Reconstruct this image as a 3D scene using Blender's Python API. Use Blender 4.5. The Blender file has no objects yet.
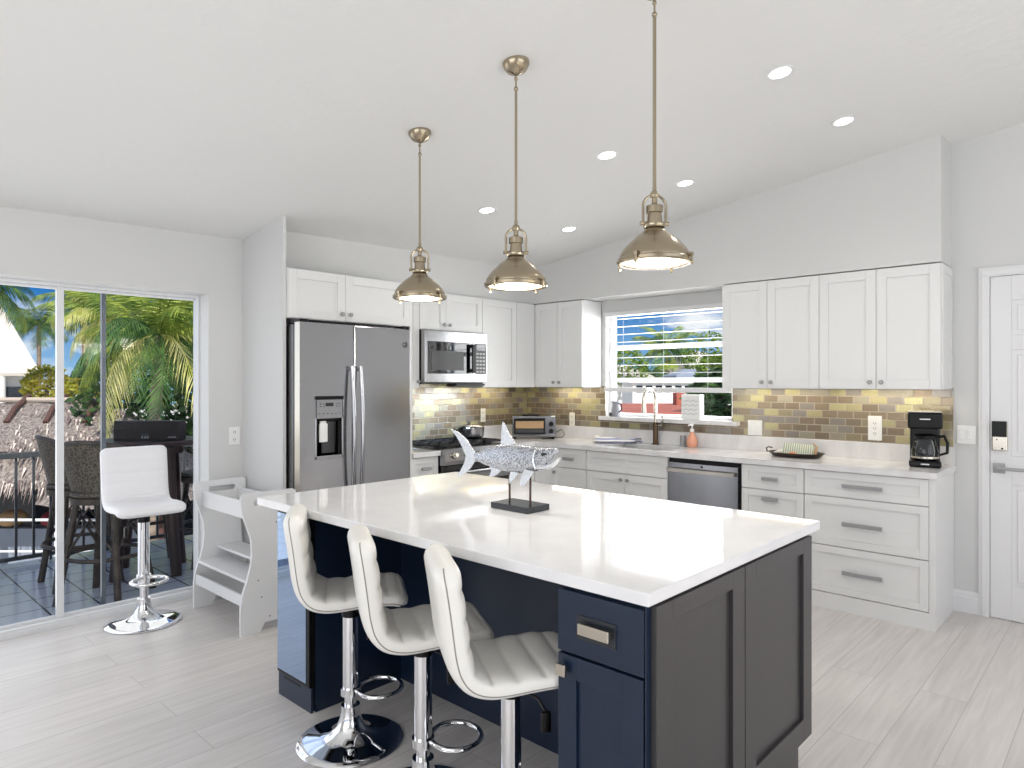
import bpy, bmesh, math, random
from mathutils import Vector, Matrix
C = bpy.context.scene.collection
D = bpy.data
PI = math.pi
rnd = random.Random(7)

# ------------------------------------------------------------------ camera
cam = D.objects.new('camera', D.cameras.new('camera')); C.objects.link(cam)
cam.location = (0, 0, 1.4345)
cam.rotation_euler = (PI/2, 0, math.radians(-46.93))
cam.data.sensor_width = 36; cam.data.lens = 674.5/1024*36
cam.data.shift_y = -(384-382.35)/1024
cam.data.clip_end = 300
bpy.context.scene.camera = cam
# ------------------------------------------------------------------ world, sun, daylight
def setup_world():
    w = D.worlds.new('sky'); bpy.context.scene.world = w; w.use_nodes = True
    nt = w.node_tree; nt.nodes.clear(); N = nt.nodes.new; L = nt.links.new
    tc = N('ShaderNodeTexCoord'); sep = N('ShaderNodeSeparateXYZ'); L(tc.outputs['Generated'], sep.inputs[0])
    ramp = N('ShaderNodeValToRGB'); L(sep.outputs['Z'], ramp.inputs[0])
    e = ramp.color_ramp.elements
    e[0].position = 0.0; e[0].color = (.30, .55, .82, 1)
    e[1].position = .55; e[1].color = (.02, .11, .40, 1)
    m = e.new(.12); m.color = (.014, .18, .54, 1)
    mp = N('ShaderNodeMapping'); mp.inputs['Scale'].default_value = (1.0, 1.0, 2.6); L(tc.outputs['Generated'], mp.inputs[0])
    no = N('ShaderNodeTexNoise'); no.inputs['Scale'].default_value = 5.2; no.inputs['Detail'].default_value = 9; no.inputs['Roughness'].default_value = .56
    L(mp.outputs[0], no.inputs[0])
    cr = N('ShaderNodeValToRGB'); L(no.outputs[0], cr.inputs[0])
    cr.color_ramp.elements[0].position = .46; cr.color_ramp.elements[0].color = (0, 0, 0, 1)
    cr.color_ramp.elements[1].position = .58; cr.color_ramp.elements[1].color = (1, 1, 1, 1)
    mx = N('ShaderNodeMix'); mx.data_type = 'RGBA'; L(cr.outputs[0], mx.inputs[0]); L(ramp.outputs[0], mx.inputs[6]); mx.inputs[7].default_value = (.9, .93, .97, 1)
    bg = N('ShaderNodeBackground'); bg.inputs[1].default_value = 1.0; L(mx.outputs[2], bg.inputs[0])
    out = N('ShaderNodeOutputWorld'); L(bg.outputs[0], out.inputs[0])
setup_world()
def lamp(name, kind, loc, power, rot=(0, 0, 0), size=None, size_y=None, color=(1, 1, 1), **kw):
    l = D.lights.new(name, kind); l.energy = power; l.color = color
    if size: 
        l.size = size
        if size_y: l.shape = 'RECTANGLE'; l.size_y = size_y
    for k, v in kw.items(): setattr(l, k, v)
    o = D.objects.new(name, l); C.objects.link(o); o.location = loc; o.rotation_euler = rot
    return o
sun = lamp('sun', 'SUN', (0, -20, 30), 5.2, (math.radians(46), 0, math.radians(-28)), angle=.01, color=(1, .95, .86))
# slider and sink are daylight; rear and near are added fill in unseen openings
lamp('fill_rear', 'AREA', (-2.66, 0.6, 1.45), 74, (0, math.radians(-90), 0), 2.3, 4.2, (1, .966, .932))
lamp('fill_near', 'AREA', (1.8, -2.86, 1.5), 56, (math.radians(90), 0, 0), 4.4, 2.3, (1, .966, .932))
lamp('daylight_slider', 'AREA', (0.3, 4.74, 1.05), 20, (math.radians(-90), 0, 0), 3.0, 1.9, (1, .985, .97))
lamp('daylight_sink', 'AREA', (5.16, 2.94, 1.6), 26, (0, math.radians(90), 0), .85, 1.1, (1, .985, .97))
bpy.context.scene.cycles.use_denoising = True
bpy.context.scene.cycles.max_bounces = 8
bpy.context.scene.cycles.transparent_max_bounces = 16
bpy.context.scene.cycles.sample_clamp_indirect = 6
vs = bpy.context.scene.view_settings
bpy.context.scene.display_settings.display_device = 'sRGB'
vs.view_transform = 'Standard'; vs.look = 'None'; vs.exposure = 0.0; vs.gamma = 1; vs.use_curve_mapping = False

for x_ in (3.5, 3.88): lamp('range_hood_light', 'SPOT', (x_, 4.16, 1.395), 17, (math.radians(42), 0, 0), color=(.66, .82, 1), spot_size=math.radians(105), spot_blend=.5, shadow_soft_size=.03)
for i_, (y_, l_) in enumerate(((1.95, .6), (1.25, .6), (3.84, .48))): lamp('under_cabinet_light', 'AREA', (4.93, y_, 1.383), 1.3, (0, 0, 0), .04, l_, (1, .9, .72))
lamp('under_cabinet_light', 'AREA', (4.4, 4.4, 1.383), 1.0, (0, 0, 0), .5, .04, (1, .9, .72))
# ------------------------------------------------------------------ materials
def lin(c):
    f = lambda v: v/12.92 if v <= .04045 else ((v+.055)/1.055)**2.4
    return tuple(f(x/255) for x in c) + (1,)
def base(name):
    m = D.materials.new(name); m.use_nodes = True
    nt = m.node_tree; b = nt.nodes['Principled BSDF']
    return m, nt, b
def mat(name, col, rough=.5, metal=0, bump=None, var=None, coat=0, spec=.5, aniso=0):
    """col in sRGB 0-255; bump=(scale, strength[, stretch]); var=(scale, col2, stretch)"""
    m, nt, b = base(name); N = nt.nodes.new; L = nt.links.new
    b.inputs['Base Color'].default_value = lin(col); b.inputs['Roughness'].default_value = rough
    b.inputs['Metallic'].default_value = metal; b.inputs['Specular IOR Level'].default_value = spec
    if coat: b.inputs['Coat Weight'].default_value = coat; b.inputs['Coat Roughness'].default_value = .05
    tc = N('ShaderNodeTexCoord')
    def noise(scale, stretch, detail=4):
        mp = N('ShaderNodeMapping'); mp.inputs['Scale'].default_value = stretch; L(tc.outputs['Object'], mp.inputs[0])
        n = N('ShaderNodeTexNoise'); n.inputs['Scale'].default_value = scale; n.inputs['Detail'].default_value = detail
        L(mp.outputs[0], n.inputs[0]); return n
    if var:
        n = noise(var[0], var[2] if len(var) > 2 else (1, 1, 1), 6)
        r = N('ShaderNodeValToRGB'); L(n.outputs[0], r.inputs[0])
        r.color_ramp.elements[0].position = .35; r.color_ramp.elements[0].color = lin(col)
        r.color_ramp.elements[1].position = .68; r.color_ramp.elements[1].color = lin(var[1])
        L(r.outputs[0], b.inputs['Base Color'])
    if bump:
        n = noise(bump[0], bump[2] if len(bump) > 2 else (1, 1, 1))
        bp = N('ShaderNodeBump'); bp.inputs['Strength'].default_value = bump[1]; bp.inputs['Distance'].default_value = .01
        L(n.outputs[0], bp.inputs['Height']); L(bp.outputs[0], b.inputs['Normal'])
    return m
def emit(name, col, s):
    m, nt, b = base(name); b.inputs['Base Color'].default_value = lin(col)
    b.inputs['Emission Color'].default_value = lin(col); b.inputs['Emission Strength'].default_value = s
    return m
def glass_mat(name, tint=(1, 1, 1), refl=1.0):
    m, nt, b = base(name); nt.nodes.remove(b); N = nt.nodes.new; L = nt.links.new
    t = N('ShaderNodeBsdfTransparent'); t.inputs[0].default_value = tint + (1,)
    g = N('ShaderNodeBsdfGlossy'); g.inputs['Roughness'].default_value = .02
    f = N('ShaderNodeFresnel'); f.inputs[0].default_value = 1.4
    mu = N('ShaderNodeMath'); mu.operation = 'MULTIPLY'; mu.inputs[1].default_value = refl; L(f.outputs[0], mu.inputs[0])
    mx = N('ShaderNodeMixShader'); L(mu.outputs[0], mx.inputs[0]); L(t.outputs[0], mx.inputs[1]); L(g.outputs[0], mx.inputs[2])
    L(mx.outputs[0], nt.nodes['Material Output'].inputs[0]); return m
def pos_xyz(nt):
    g = nt.nodes.new('ShaderNodeNewGeometry'); s = nt.nodes.new('ShaderNodeSeparateXYZ'); nt.links.new(g.outputs['Position'], s.inputs[0]); return s
def brick(nt, u, v, bw, bh, mortar, off=.5, scale=1.0):
    N = nt.nodes.new; L = nt.links.new
    c = N('ShaderNodeCombineXYZ'); L(u, c.inputs[0]); L(v, c.inputs[1])
    b = N('ShaderNodeTexBrick'); L(c.outputs[0], b.inputs[0]); b.inputs['Scale'].default_value = scale
    b.inputs['Brick Width'].default_value = bw; b.inputs['Row Height'].default_value = bh; b.inputs['Mortar Size'].default_value = mortar
    b.inputs['Mortar Smooth'].default_value = .1; b.offset = off; b.inputs['Bias'].default_value = 0
    b.inputs['Color1'].default_value = (0, 0, 0, 1); b.inputs['Color2'].default_value = (1, 1, 1, 1); b.inputs['Mortar'].default_value = (.5, .5, .5, 1)
    return b
def floor_mat():
    m, nt, b = base('pale_plank'); N = nt.nodes.new; L = nt.links.new
    s = pos_xyz(nt); br = brick(nt, s.outputs[0], s.outputs[1], 1.8, .19, .0016, .37)
    c = N('ShaderNodeCombineXYZ'); L(s.outputs[0], c.inputs[0]); L(s.outputs[1], c.inputs[1]); L(br.outputs['Color'], c.inputs[2])
    mp = N('ShaderNodeMapping'); mp.inputs['Scale'].default_value = (1.1, 16, 9); L(c.outputs[0], mp.inputs[0])
    n = N('ShaderNodeTexNoise'); n.inputs['Scale'].default_value = 2.2; n.inputs['Detail'].default_value = 8; n.inputs['Distortion'].default_value = .6; L(mp.outputs[0], n.inputs[0])
    r = N('ShaderNodeValToRGB'); L(n.outputs[0], r.inputs[0])
    r.color_ramp.elements[0].position = .3; r.color_ramp.elements[0].color = lin((203, 198, 194))
    r.color_ramp.elements[1].position = .7; r.color_ramp.elements[1].color = lin((220, 216, 213))
    hs = N('ShaderNodeMix'); hs.data_type = 'RGBA'; hs.blend_type = 'MULTIPLY'; hs.inputs[0].default_value = .07; L(r.outputs[0], hs.inputs[6]); L(br.outputs['Color'], hs.inputs[7])
    mm = N('ShaderNodeMix'); mm.data_type = 'RGBA'; L(br.outputs['Fac'], mm.inputs[0]); L(hs.outputs[2], mm.inputs[6]); mm.inputs[7].default_value = lin((176, 171, 167))
    L(mm.outputs[2], b.inputs['Base Color']); b.inputs['Roughness'].default_value = .33
    return m
def tile_mat(name, axis):
    m, nt, b = base(name); N = nt.nodes.new; L = nt.links.new
    s = pos_xyz(nt); br = brick(nt, s.outputs[1 if axis == 'y' else 0], s.outputs[2], .104, .0515, .0035)
    r = N('ShaderNodeValToRGB'); L(br.outputs['Color'], r.inputs[0]); r.color_ramp.interpolation = 'CONSTANT'
    cols = [(142, 126, 106), (160, 149, 120), (152, 144, 134), (184, 174, 132), (150, 134, 112), (170, 162, 142), (140, 126, 106), (192, 184, 138)]
    e = r.color_ramp.elements; e[0].color = lin(cols[0]); e[1].position = 1/8; e[1].color = lin(cols[1])
    for i in range(2, 8): x = e.new(i/8); x.color = lin(cols[i])
    mm = N('ShaderNodeMix'); mm.data_type = 'RGBA'; L(br.outputs['Fac'], mm.inputs[0]); L(r.outputs[0], mm.inputs[6]); mm.inputs[7].default_value = lin((152, 142, 128))
    L(mm.outputs[2], b.inputs['Base Color'])
    mt = N('ShaderNodeMath'); mt.operation = 'MULTIPLY_ADD'; mt.inputs[1].default_value = -.45; mt.inputs[2].default_value = .45; L(br.outputs['Fac'], mt.inputs[0]); L(mt.outputs[0], b.inputs['Metallic'])
    b.inputs['Roughness'].default_value = .2
    bp = N('ShaderNodeBump'); bp.invert = True; bp.inputs['Strength'].default_value = .5; bp.inputs['Distance'].default_value = .003; L(br.outputs['Fac'], bp.inputs['Height'])
    n = N('ShaderNodeTexNoise'); n.inputs['Scale'].default_value = 22; L(s.inputs[0].links[0].from_socket, n.inputs[0])
    b2 = N('ShaderNodeBump'); b2.inputs['Strength'].default_value = .25; b2.inputs['Distance'].default_value = .006; L(n.outputs[0], b2.inputs['Height']); L(bp.outputs[0], b2.inputs['Normal'])
    L(b2.outputs[0], b.inputs['Normal'])
    return m
def deck_mat():
    m, nt, b = base('deck_tile'); N = nt.nodes.new; L = nt.links.new
    s = pos_xyz(nt); br = brick(nt, s.outputs[1], s.outputs[0], .26, .28, .006, 0)
    mm = N('ShaderNodeMix'); mm.data_type = 'RGBA'; L(br.outputs['Fac'], mm.inputs[0]); mm.inputs[6].default_value = lin((190, 196, 206)); mm.inputs[7].default_value = lin((58, 60, 70))
    L(mm.outputs[2], b.inputs['Base Color']); b.inputs['Roughness'].default_value = .16
    return m
def thatch_mat():
    m, nt, b = base('palm_thatch'); N = nt.nodes.new; L = nt.links.new
    tc = N('ShaderNodeTexCoord'); mp = N('ShaderNodeMapping'); mp.inputs['Scale'].default_value = (9, 9, 1.6); L(tc.outputs['Object'], mp.inputs[0])
    n = N('ShaderNodeTexNoise'); n.inputs['Scale'].default_value = 2.2; n.inputs['Detail'].default_value = 9; n.inputs['Roughness'].default_value = .75; L(mp.outputs[0], n.inputs[0])
    r = N('ShaderNodeValToRGB'); L(n.outputs[0], r.inputs[0])
    r.color_ramp.elements[0].position = .38; r.color_ramp.elements[0].color = lin((104, 90, 90))
    r.color_ramp.elements[1].position = .62; r.color_ramp.elements[1].color = lin((238, 222, 212))
    L(r.outputs[0], b.inputs['Base Color']); b.inputs['Roughness'].default_value = .9
    bp = N('ShaderNodeBump'); bp.inputs['Strength'].default_value = 1; bp.inputs['Distance'].default_value = .15; L(n.outputs[0], bp.inputs['Height']); L(bp.outputs[0], b.inputs['Normal'])
    return m
def leaf_mat(name, c1, c2, scale=3):
    m, nt, b = base(name); N = nt.nodes.new; L = nt.links.new
    g = N('ShaderNodeNewGeometry'); n = N('ShaderNodeTexNoise'); n.inputs['Scale'].default_value = scale; n.inputs['Detail'].default_value = 3; L(g.outputs['Position'], n.inputs[0])
    r = N('ShaderNodeValToRGB'); L(n.outputs[0], r.inputs[0])
    r.color_ramp.elements[0].position = .35; r.color_ramp.elements[0].color = lin(c1); r.color_ramp.elements[1].position = .65; r.color_ramp.elements[1].color = lin(c2)
    L(r.outputs[0], b.inputs['Base Color']); b.inputs['Roughness'].default_value = .65
    t = N('ShaderNodeBsdfTranslucent'); L(r.outputs[0], t.inputs[0]); mx = N('ShaderNodeMixShader'); mx.inputs[0].default_value = .3
    L(b.outputs[0], mx.inputs[1]); L(t.outputs[0], mx.inputs[2]); L(mx.outputs[0], nt.nodes['Material Output'].inputs[0])
    return m
def scale_mat():
    m, nt, b = base('silver_scales'); N = nt.nodes.new; L = nt.links.new
    tc = N('ShaderNodeTexCoord'); mp = N('ShaderNodeMapping'); mp.inputs['Scale'].default_value = (.6, 1, 1.25); L(tc.outputs['Object'], mp.inputs[0])
    v = N('ShaderNodeTexVoronoi'); v.inputs['Scale'].default_value = 150; L(mp.outputs[0], v.inputs[0])
    r = N('ShaderNodeValToRGB'); L(v.outputs['Distance'], r.inputs[0])
    r.color_ramp.elements[0].position = .25; r.color_ramp.elements[0].color = lin((214, 217, 222)); r.color_ramp.elements[1].position = .75; r.color_ramp.elements[1].color = lin((140, 143, 150))
    L(r.outputs[0], b.inputs['Base Color']); b.inputs['Metallic'].default_value = .9; b.inputs['Roughness'].default_value = .26
    bp = N('ShaderNodeBump'); bp.invert = True; bp.inputs['Strength'].default_value = .6; bp.inputs['Distance'].default_value = .002; L(v.outputs['Distance'], bp.inputs['Height']); L(bp.outputs[0], b.inputs['Normal'])
    return m
def stripe_mat(name, c1, c2, freq, axis=0):
    m, nt, b = base(name); N = nt.nodes.new; L = nt.links.new
    tc = N('ShaderNodeTexCoord'); w = N('ShaderNodeTexWave'); w.bands_direction = 'XYZ'[axis]; w.inputs['Scale'].default_value = freq; L(tc.outputs['Object'], w.inputs[0])
    r = N('ShaderNodeValToRGB'); r.color_ramp.interpolation = 'CONSTANT'; L(w.outputs[0], r.inputs[0])
    r.color_ramp.elements[0].color = lin(c1); r.color_ramp.elements[1].position = .6; r.color_ramp.elements[1].color = lin(c2)
    L(r.outputs[0], b.inputs['Base Color']); b.inputs['Roughness'].default_value = .85
    return m
def weave_mat(name, c1, c2):
    m, nt, b = base(name); N = nt.nodes.new; L = nt.links.new
    tc = N('ShaderNodeTexCoord'); ch = N('ShaderNodeTexVoronoi'); ch.inputs['Scale'].default_value = 70; L(tc.outputs['Object'], ch.inputs[0])
    r = N('ShaderNodeValToRGB'); L(ch.outputs['Distance'], r.inputs[0])
    r.color_ramp.elements[0].position = .2; r.color_ramp.elements[0].color = lin(c1); r.color_ramp.elements[1].position = .6; r.color_ramp.elements[1].color = lin(c2)
    L(r.outputs[0], b.inputs['Base Color']); b.inputs['Roughness'].default_value = .5
    bp = N('ShaderNodeBump'); bp.inputs['Strength'].default_value = .7; bp.inputs['Distance'].default_value = .005; L(ch.outputs['Distance'], bp.inputs['Height']); L(bp.outputs[0], b.inputs['Normal'])
    return m
M = {}
M['wall'] = mat('white_wall_paint', (212, 212, 211), .6, bump=(60, .05))
M['ceiling'] = mat('textured_ceiling_paint', (228, 228, 227), .8, bump=(14, .35))
M['trim'] = mat('white_trim_paint', (226, 226, 227), .35)
M['cabinet'] = mat('white_cabinet_paint', (227, 227, 226), .32)
M['quartz'] = mat('white_quartz', (236, 236, 237), .06, var=(9, (228, 228, 230)), spec=.6)
M['counter'] = mat('veined_quartz', (232, 231, 231), .14, var=(3, (214, 212, 212), (1, 3, 1)), spec=.5)
M['navy'] = mat('navy_cabinet_paint', (20, 36, 58), .3)
M['navyend'] = mat('end_panel_sheen_grey', (60, 58, 59), .33)  # grey of a glancing reflection on the navy, put into the colour
M['steel'] = mat('brushed_stainless', (166, 166, 168), .17, 1, bump=(60, .015, (.2, .2, 12)))
M['steeldark'] = mat('dark_stainless', (128, 128, 130), .3, 1)
M['sinkmetal'] = mat('dark_sink_steel', (66, 66, 68), .35, .6)
M['handle'] = mat('pewter_pull', (160, 160, 162), .45, .3)
M['nickel'] = mat('satin_nickel', (205, 198, 186), .25, 1)
M['chrome'] = mat('polished_chrome', (235, 236, 238), .04, 1)
M['brass'] = mat('antique_nickel_brass', (168, 156, 134), .25, 1)
M['leather'] = mat('off_white_leather', (238, 236, 230), .36, bump=(120, .08), coat=.15)
M['leatherwhite'] = mat('bright_white_leather', (238, 238, 240), .38, bump=(120, .06))
M['stitch'] = mat('grey_seam_thread', (150, 146, 140), .7)
M['black'] = mat('black_plastic', (7, 7, 8), .35, spec=.3)
M['blackglass'] = mat('black_glass', (10, 10, 12), .04, spec=.8)
M['coolerglass'] = mat('dark_mirror_glass', (158, 178, 206), .03, .92)
M['iron'] = mat('cast_iron', (24, 26, 34), .55)
M['dim'] = mat('recess_grey_plastic', (58, 58, 60), .4)
M['floor'] = floor_mat()
M['tileY'] = tile_mat('metallic_glass_tile_right', 'y')
M['tileX'] = tile_mat('metallic_glass_tile_back', 'x')
M['deck'] = deck_mat()
M['thatch'] = thatch_mat()
M['straw'] = mat('bleached_straw', (206, 192, 184), .9); M['strawdark'] = mat('dark_straw', (104, 88, 88), .9)  # second tone: darker strands mixed at random into the fringe
M['glass'] = glass_mat('window_glass', (.98, .99, .99), .12)
M['jarglass'] = glass_mat('clear_glass', (.9, .92, .93), 1)
M['bulb'] = emit('lit_frosted_glass', (255, 244, 226), 2.6)
M['led'] = emit('lit_led_lens', (255, 252, 246), 9)
M['frame'] = mat('white_vinyl_frame', (226, 227, 228), .35)
M['greyframe'] = mat('grey_aluminium', (92, 98, 106), .35, .3)
M['rail'] = mat('dark_grey_railing_paint', (62, 66, 70), .4)
M['darkwood'] = mat('dark_stained_wood', (48, 36, 32), .4, var=(6, (74, 54, 46), (1, 1, .1)))
M['boxwood'] = mat('dark_brown_box_board', (30, 19, 17), .5)
M['rattan'] = weave_mat('dark_woven_rattan', (36, 32, 28), (104, 94, 80))
M['rattanpole'] = mat('dark_rattan_pole', (58, 50, 44), .45, var=(14, (86, 76, 66)))
M['cushion'] = mat('grey_seat_cushion', (130, 128, 126), .8)
M['silver'] = scale_mat()
M['silverplain'] = mat('polished_silver_leaf', (226, 228, 232), .2, .85, bump=(90, .2))
M['fin'] = mat('ribbed_silver', (214, 217, 222), .25, .8, bump=(30, .5, (1, 8, 1)))
M['slate'] = mat('dark_slate_base', (44, 48, 54), .22)
M['rod'] = mat('brown_metal_rod', (82, 66, 56), .35, .8)
M['plate'] = mat('white_switch_plate', (238, 238, 236), .35)
M['slot'] = mat('socket_slot_dark', (60, 60, 62), .5)
M['soap'] = mat('peach_soap', (226, 160, 132), .2)
M['towel'] = stripe_mat('striped_cotton_towel', (236, 234, 230), (126, 134, 176), 13, 2)
M['napkin'] = stripe_mat('striped_napkin', (214, 206, 182), (120, 156, 150), 22, 1)
M['basket'] = mat('dark_tray_lacquer', (40, 26, 20), .3)
M['cork'] = mat('tan_wood', (196, 160, 118), .55)
M['orange'] = mat('orange_shell', (206, 128, 84), .5)
M['ivory'] = mat('ivory_ceramic', (232, 228, 216), .35)
M['greyprint'] = mat('grey_print', (150, 150, 158), .5)
M['bronze'] = mat('dark_bronze', (92, 74, 58), .3, .9)
M['ground'] = mat('pale_concrete', (206, 202, 196), .8, var=(.6, (178, 172, 166)))
M['white_out'] = mat('white_stucco', (232, 230, 226), .7)
M['metalroof'] = mat('pale_metal_roof', (196, 190, 180), .45, .0)
M['greyroof'] = mat('grey_blue_roof', (146, 156, 172), .5)
M['terracotta'] = mat('terracotta_pavers', (168, 92, 76), .75, var=(3, (186, 116, 98)))
M['windowdark'] = mat('dark_window_glass', (40, 46, 54), .1)
M['log'] = mat('brown_log', (88, 60, 54), .7)
M['pole'] = mat('bleached_pole', (186, 172, 160), .7)
M['trunk'] = mat('palm_trunk', (150, 134, 118), .85, var=(5, (112, 96, 84), (1, 1, 4)))
M['leafA'] = leaf_mat('coconut_frond_green', (78, 112, 40), (176, 190, 84))
M['leafY'] = leaf_mat('pale_frond_yellow', (176, 182, 84), (234, 226, 160))  # paler greenish yellow, mostly for the lower hanging fronds
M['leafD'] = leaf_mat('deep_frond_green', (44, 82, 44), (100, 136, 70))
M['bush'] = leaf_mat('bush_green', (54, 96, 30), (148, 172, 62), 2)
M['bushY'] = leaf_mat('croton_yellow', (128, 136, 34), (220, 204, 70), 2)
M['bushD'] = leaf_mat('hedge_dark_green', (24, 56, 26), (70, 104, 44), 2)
M['skywater'] = mat('blue_tarp', (70, 110, 160), .5)
M['boat'] = mat('boat_white_gel', (226, 228, 230), .3)
M['red'] = mat('faded_red_canvas', (130, 44, 50), .7)

# ------------------------------------------------------------------ mesh helpers
ORG = {}
class MB:
    def __init__(s): s.b = bmesh.new(); s.smooth = False
    def box(s, x0, x1, y0, y1, z0, z1, bevel=0, mtx=None):
        x0, x1 = sorted((x0, x1)); y0, y1 = sorted((y0, y1)); z0, z1 = sorted((z0, z1))
        v = [s.b.verts.new(p) for p in ((x0,y0,z0),(x1,y0,z0),(x1,y1,z0),(x0,y1,z0),(x0,y0,z1),(x1,y0,z1),(x1,y1,z1),(x0,y1,z1))]
        fs = [s.b.faces.new([v[i] for i in q]) for q in ((3,2,1,0),(4,5,6,7),(0,1,5,4),(1,2,6,5),(2,3,7,6),(3,0,4,7))]
        if mtx is not None:
            for w in v: w.co = mtx @ w.co
        if bevel: bmesh.ops.bevel(s.b, geom=list({e for f in fs for e in f.edges}), offset=bevel, segments=2, profile=.5, affect='EDGES')
        return s
    def fbox(s, fr, u0, u1, n0, n1, z0, z1, bevel=0):
        a = fr(u0, n0, z0); b = fr(u1, n1, z1)
        return s.box(a[0], b[0], a[1], b[1], a[2], b[2], bevel)
    def tube(s, pts, r, seg=10, closed=False, caps=True):
        pts = [Vector(p) for p in pts]; n = len(pts); rs = r if isinstance(r, (list, tuple)) else [r]*n
        rings = []; prev = None
        for i, p in enumerate(pts):
            if closed: t = pts[(i+1) % n]-pts[i-1]
            else: t = pts[min(i+1, n-1)]-pts[max(i-1, 0)]
            t.normalize()
            if prev is None:
                a = Vector((0, 0, 1)) if abs(t.z) < .9 else Vector((1, 0, 0))
                u = t.cross(a).normalized()
            else:
                u = prev - t*prev.dot(t)
                u = u.normalized() if u.length > 1e-6 else t.orthogonal().normalized()
            prev = u; w = t.cross(u)
            rings.append([s.b.verts.new(p+(u*math.cos(k*2*PI/seg)+w*math.sin(k*2*PI/seg))*rs[i]) for k in range(seg)])
        for i in range(n if closed else n-1):
            A, B = rings[i], rings[(i+1) % n]
            for k in range(seg): s._f([A[k], A[(k+1) % seg], B[(k+1) % seg], B[k]])
        if caps and not closed: s._f(rings[0][::-1]); s._f(rings[-1])
        s.smooth = True; return s
    def _f(s, v):
        try: return s.b.faces.new(v)
        except ValueError: return None
    def lathe(s, prof, c=(0, 0, 0), seg=32, mtx=None):
        rings = []
        for r, z in prof:
            if r < 1e-6: ring = [Vector((0, 0, z))]
            else: ring = [Vector((r*math.cos(k*2*PI/seg), r*math.sin(k*2*PI/seg), z)) for k in range(seg)]
            rings.append([s.b.verts.new(((mtx @ p) if mtx is not None else p)+Vector(c)) for p in ring])
        for A, B in zip(rings, rings[1:]):
            if len(A) == 1 and len(B) == 1: continue
            for k in range(seg):
                if len(A) == 1: s._f([A[0], B[(k+1) % seg], B[k]])
                elif len(B) == 1: s._f([A[k], A[(k+1) % seg], B[0]])
                else: s._f([A[k], A[(k+1) % seg], B[(k+1) % seg], B[k]])
        s.smooth = True; return s
    def cyl(s, p0, p1, r0, r1=None, seg=16): 
        p0 = Vector(p0); p1 = Vector(p1); return s.tube([p0, p1], [r0, r0 if r1 is None else r1], seg)
    def prism(s, poly, fn, n0, n1):
        """poly of (a,b); fn(a,b,n)->xyz; extruded n0..n1"""
        A = [s.b.verts.new(fn(a, b, n0)) for a, b in poly]; B = [s.b.verts.new(fn(a, b, n1)) for a, b in poly]
        s._f(A[::-1]); s._f(B); n = len(poly)
        for i in range(n): s._f([A[i], A[(i+1) % n], B[(i+1) % n], B[i]])
        return s
    def ball(s, c, r, sub=2, sc=(1, 1, 1)):
        d = bmesh.ops.create_icosphere(s.b, subdivisions=sub, radius=r)
        for v in d['verts']: v.co = Vector((v.co.x*sc[0], v.co.y*sc[1], v.co.z*sc[2]))+Vector(c)
        s.smooth = True; return s
    def grid(s, rows, close_u=False, close_v=False):
        V = [[s.b.verts.new(p) for p in r] for r in rows]
        n, m = len(V), len(V[0])
        for i in range(n if close_u else n-1):
            for j in range(m if close_v else m-1):
                s._f([V[i][j], V[i][(j+1) % m], V[(i+1) % n][(j+1) % m], V[(i+1) % n][j]])
        s.smooth = True; return V
    def build(s, name, m, parent=None, smooth=None, bevel=0, angle=40):
        me = D.meshes.new(name); bmesh.ops.recalc_face_normals(s.b, faces=s.b.faces[:])
        o = D.objects.new(name, me); C.objects.link(o)
        if parent is not None:
            org = ORG.get(parent.name, Vector((0, 0, 0)))
            for v in s.b.verts: v.co -= org
            o.parent = parent; ORG[o.name] = org
        s.b.to_mesh(me); s.b.free()
        for mm in (m if isinstance(m, (list, tuple)) else [m]): me.materials.append(mm)
        if (s.smooth if smooth is None else smooth):
            me.polygons.foreach_set('use_smooth', [True]*len(me.polygons)); me.set_sharp_from_angle(angle=math.radians(angle))
        if bevel:
            md = o.modifiers.new('bevel', 'BEVEL'); md.width = bevel; md.segments = 2; md.limit_method = 'ANGLE'; md.angle_limit = math.radians(50)
        return o
def tag(o, label=None, cat=None, group=None, kind=None):
    if label: o['label'] = label
    if cat: o['category'] = cat
    if group: o['group'] = group
    if kind: o['kind'] = kind
    return o
def root(name, label, cat, loc=(0, 0, 0), group=None, kind=None):
    o = D.objects.new(name, None); C.objects.link(o); o.location = loc; o.empty_display_size = .1
    ORG[o.name] = Vector(loc); return tag(o, label, cat, group, kind)
def copy_tree(o, parent=None):
    c = o.copy(); C.objects.link(c)
    if parent is not None: c.parent = parent
    for ch in list(o.children): copy_tree(ch, c)
    return c
def single(name, mb, m, label, cat, group=None, kind=None, **k):
    """a thing that is one mesh, its origin moved to its base centre"""
    xs = [v.co.copy() for v in mb.b.verts]
    lo = Vector(min(p[i] for p in xs) for i in range(3)); hi = Vector(max(p[i] for p in xs) for i in range(3))
    c = Vector(((lo.x+hi.x)/2, (lo.y+hi.y)/2, lo.z))
    for v in mb.b.verts: v.co -= c
    o = mb.build(name, m, None, **k); o.location = c; return tag(o, label, cat, group, kind)
def struct(name, mb, m, **k):
    o = mb.build(name, m, None, **k); o['kind'] = 'structure'; return o
fX = lambda x: (lambda u, n, z: (x-n, u, z))       # a face looking towards -X (sink run, stool side)
fY = lambda y: (lambda u, n, z: (u, y-n, z))       # a face looking towards -Y (fridge run, island end)
fXp = lambda x: (lambda u, n, z: (x+n, u, z))

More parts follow.
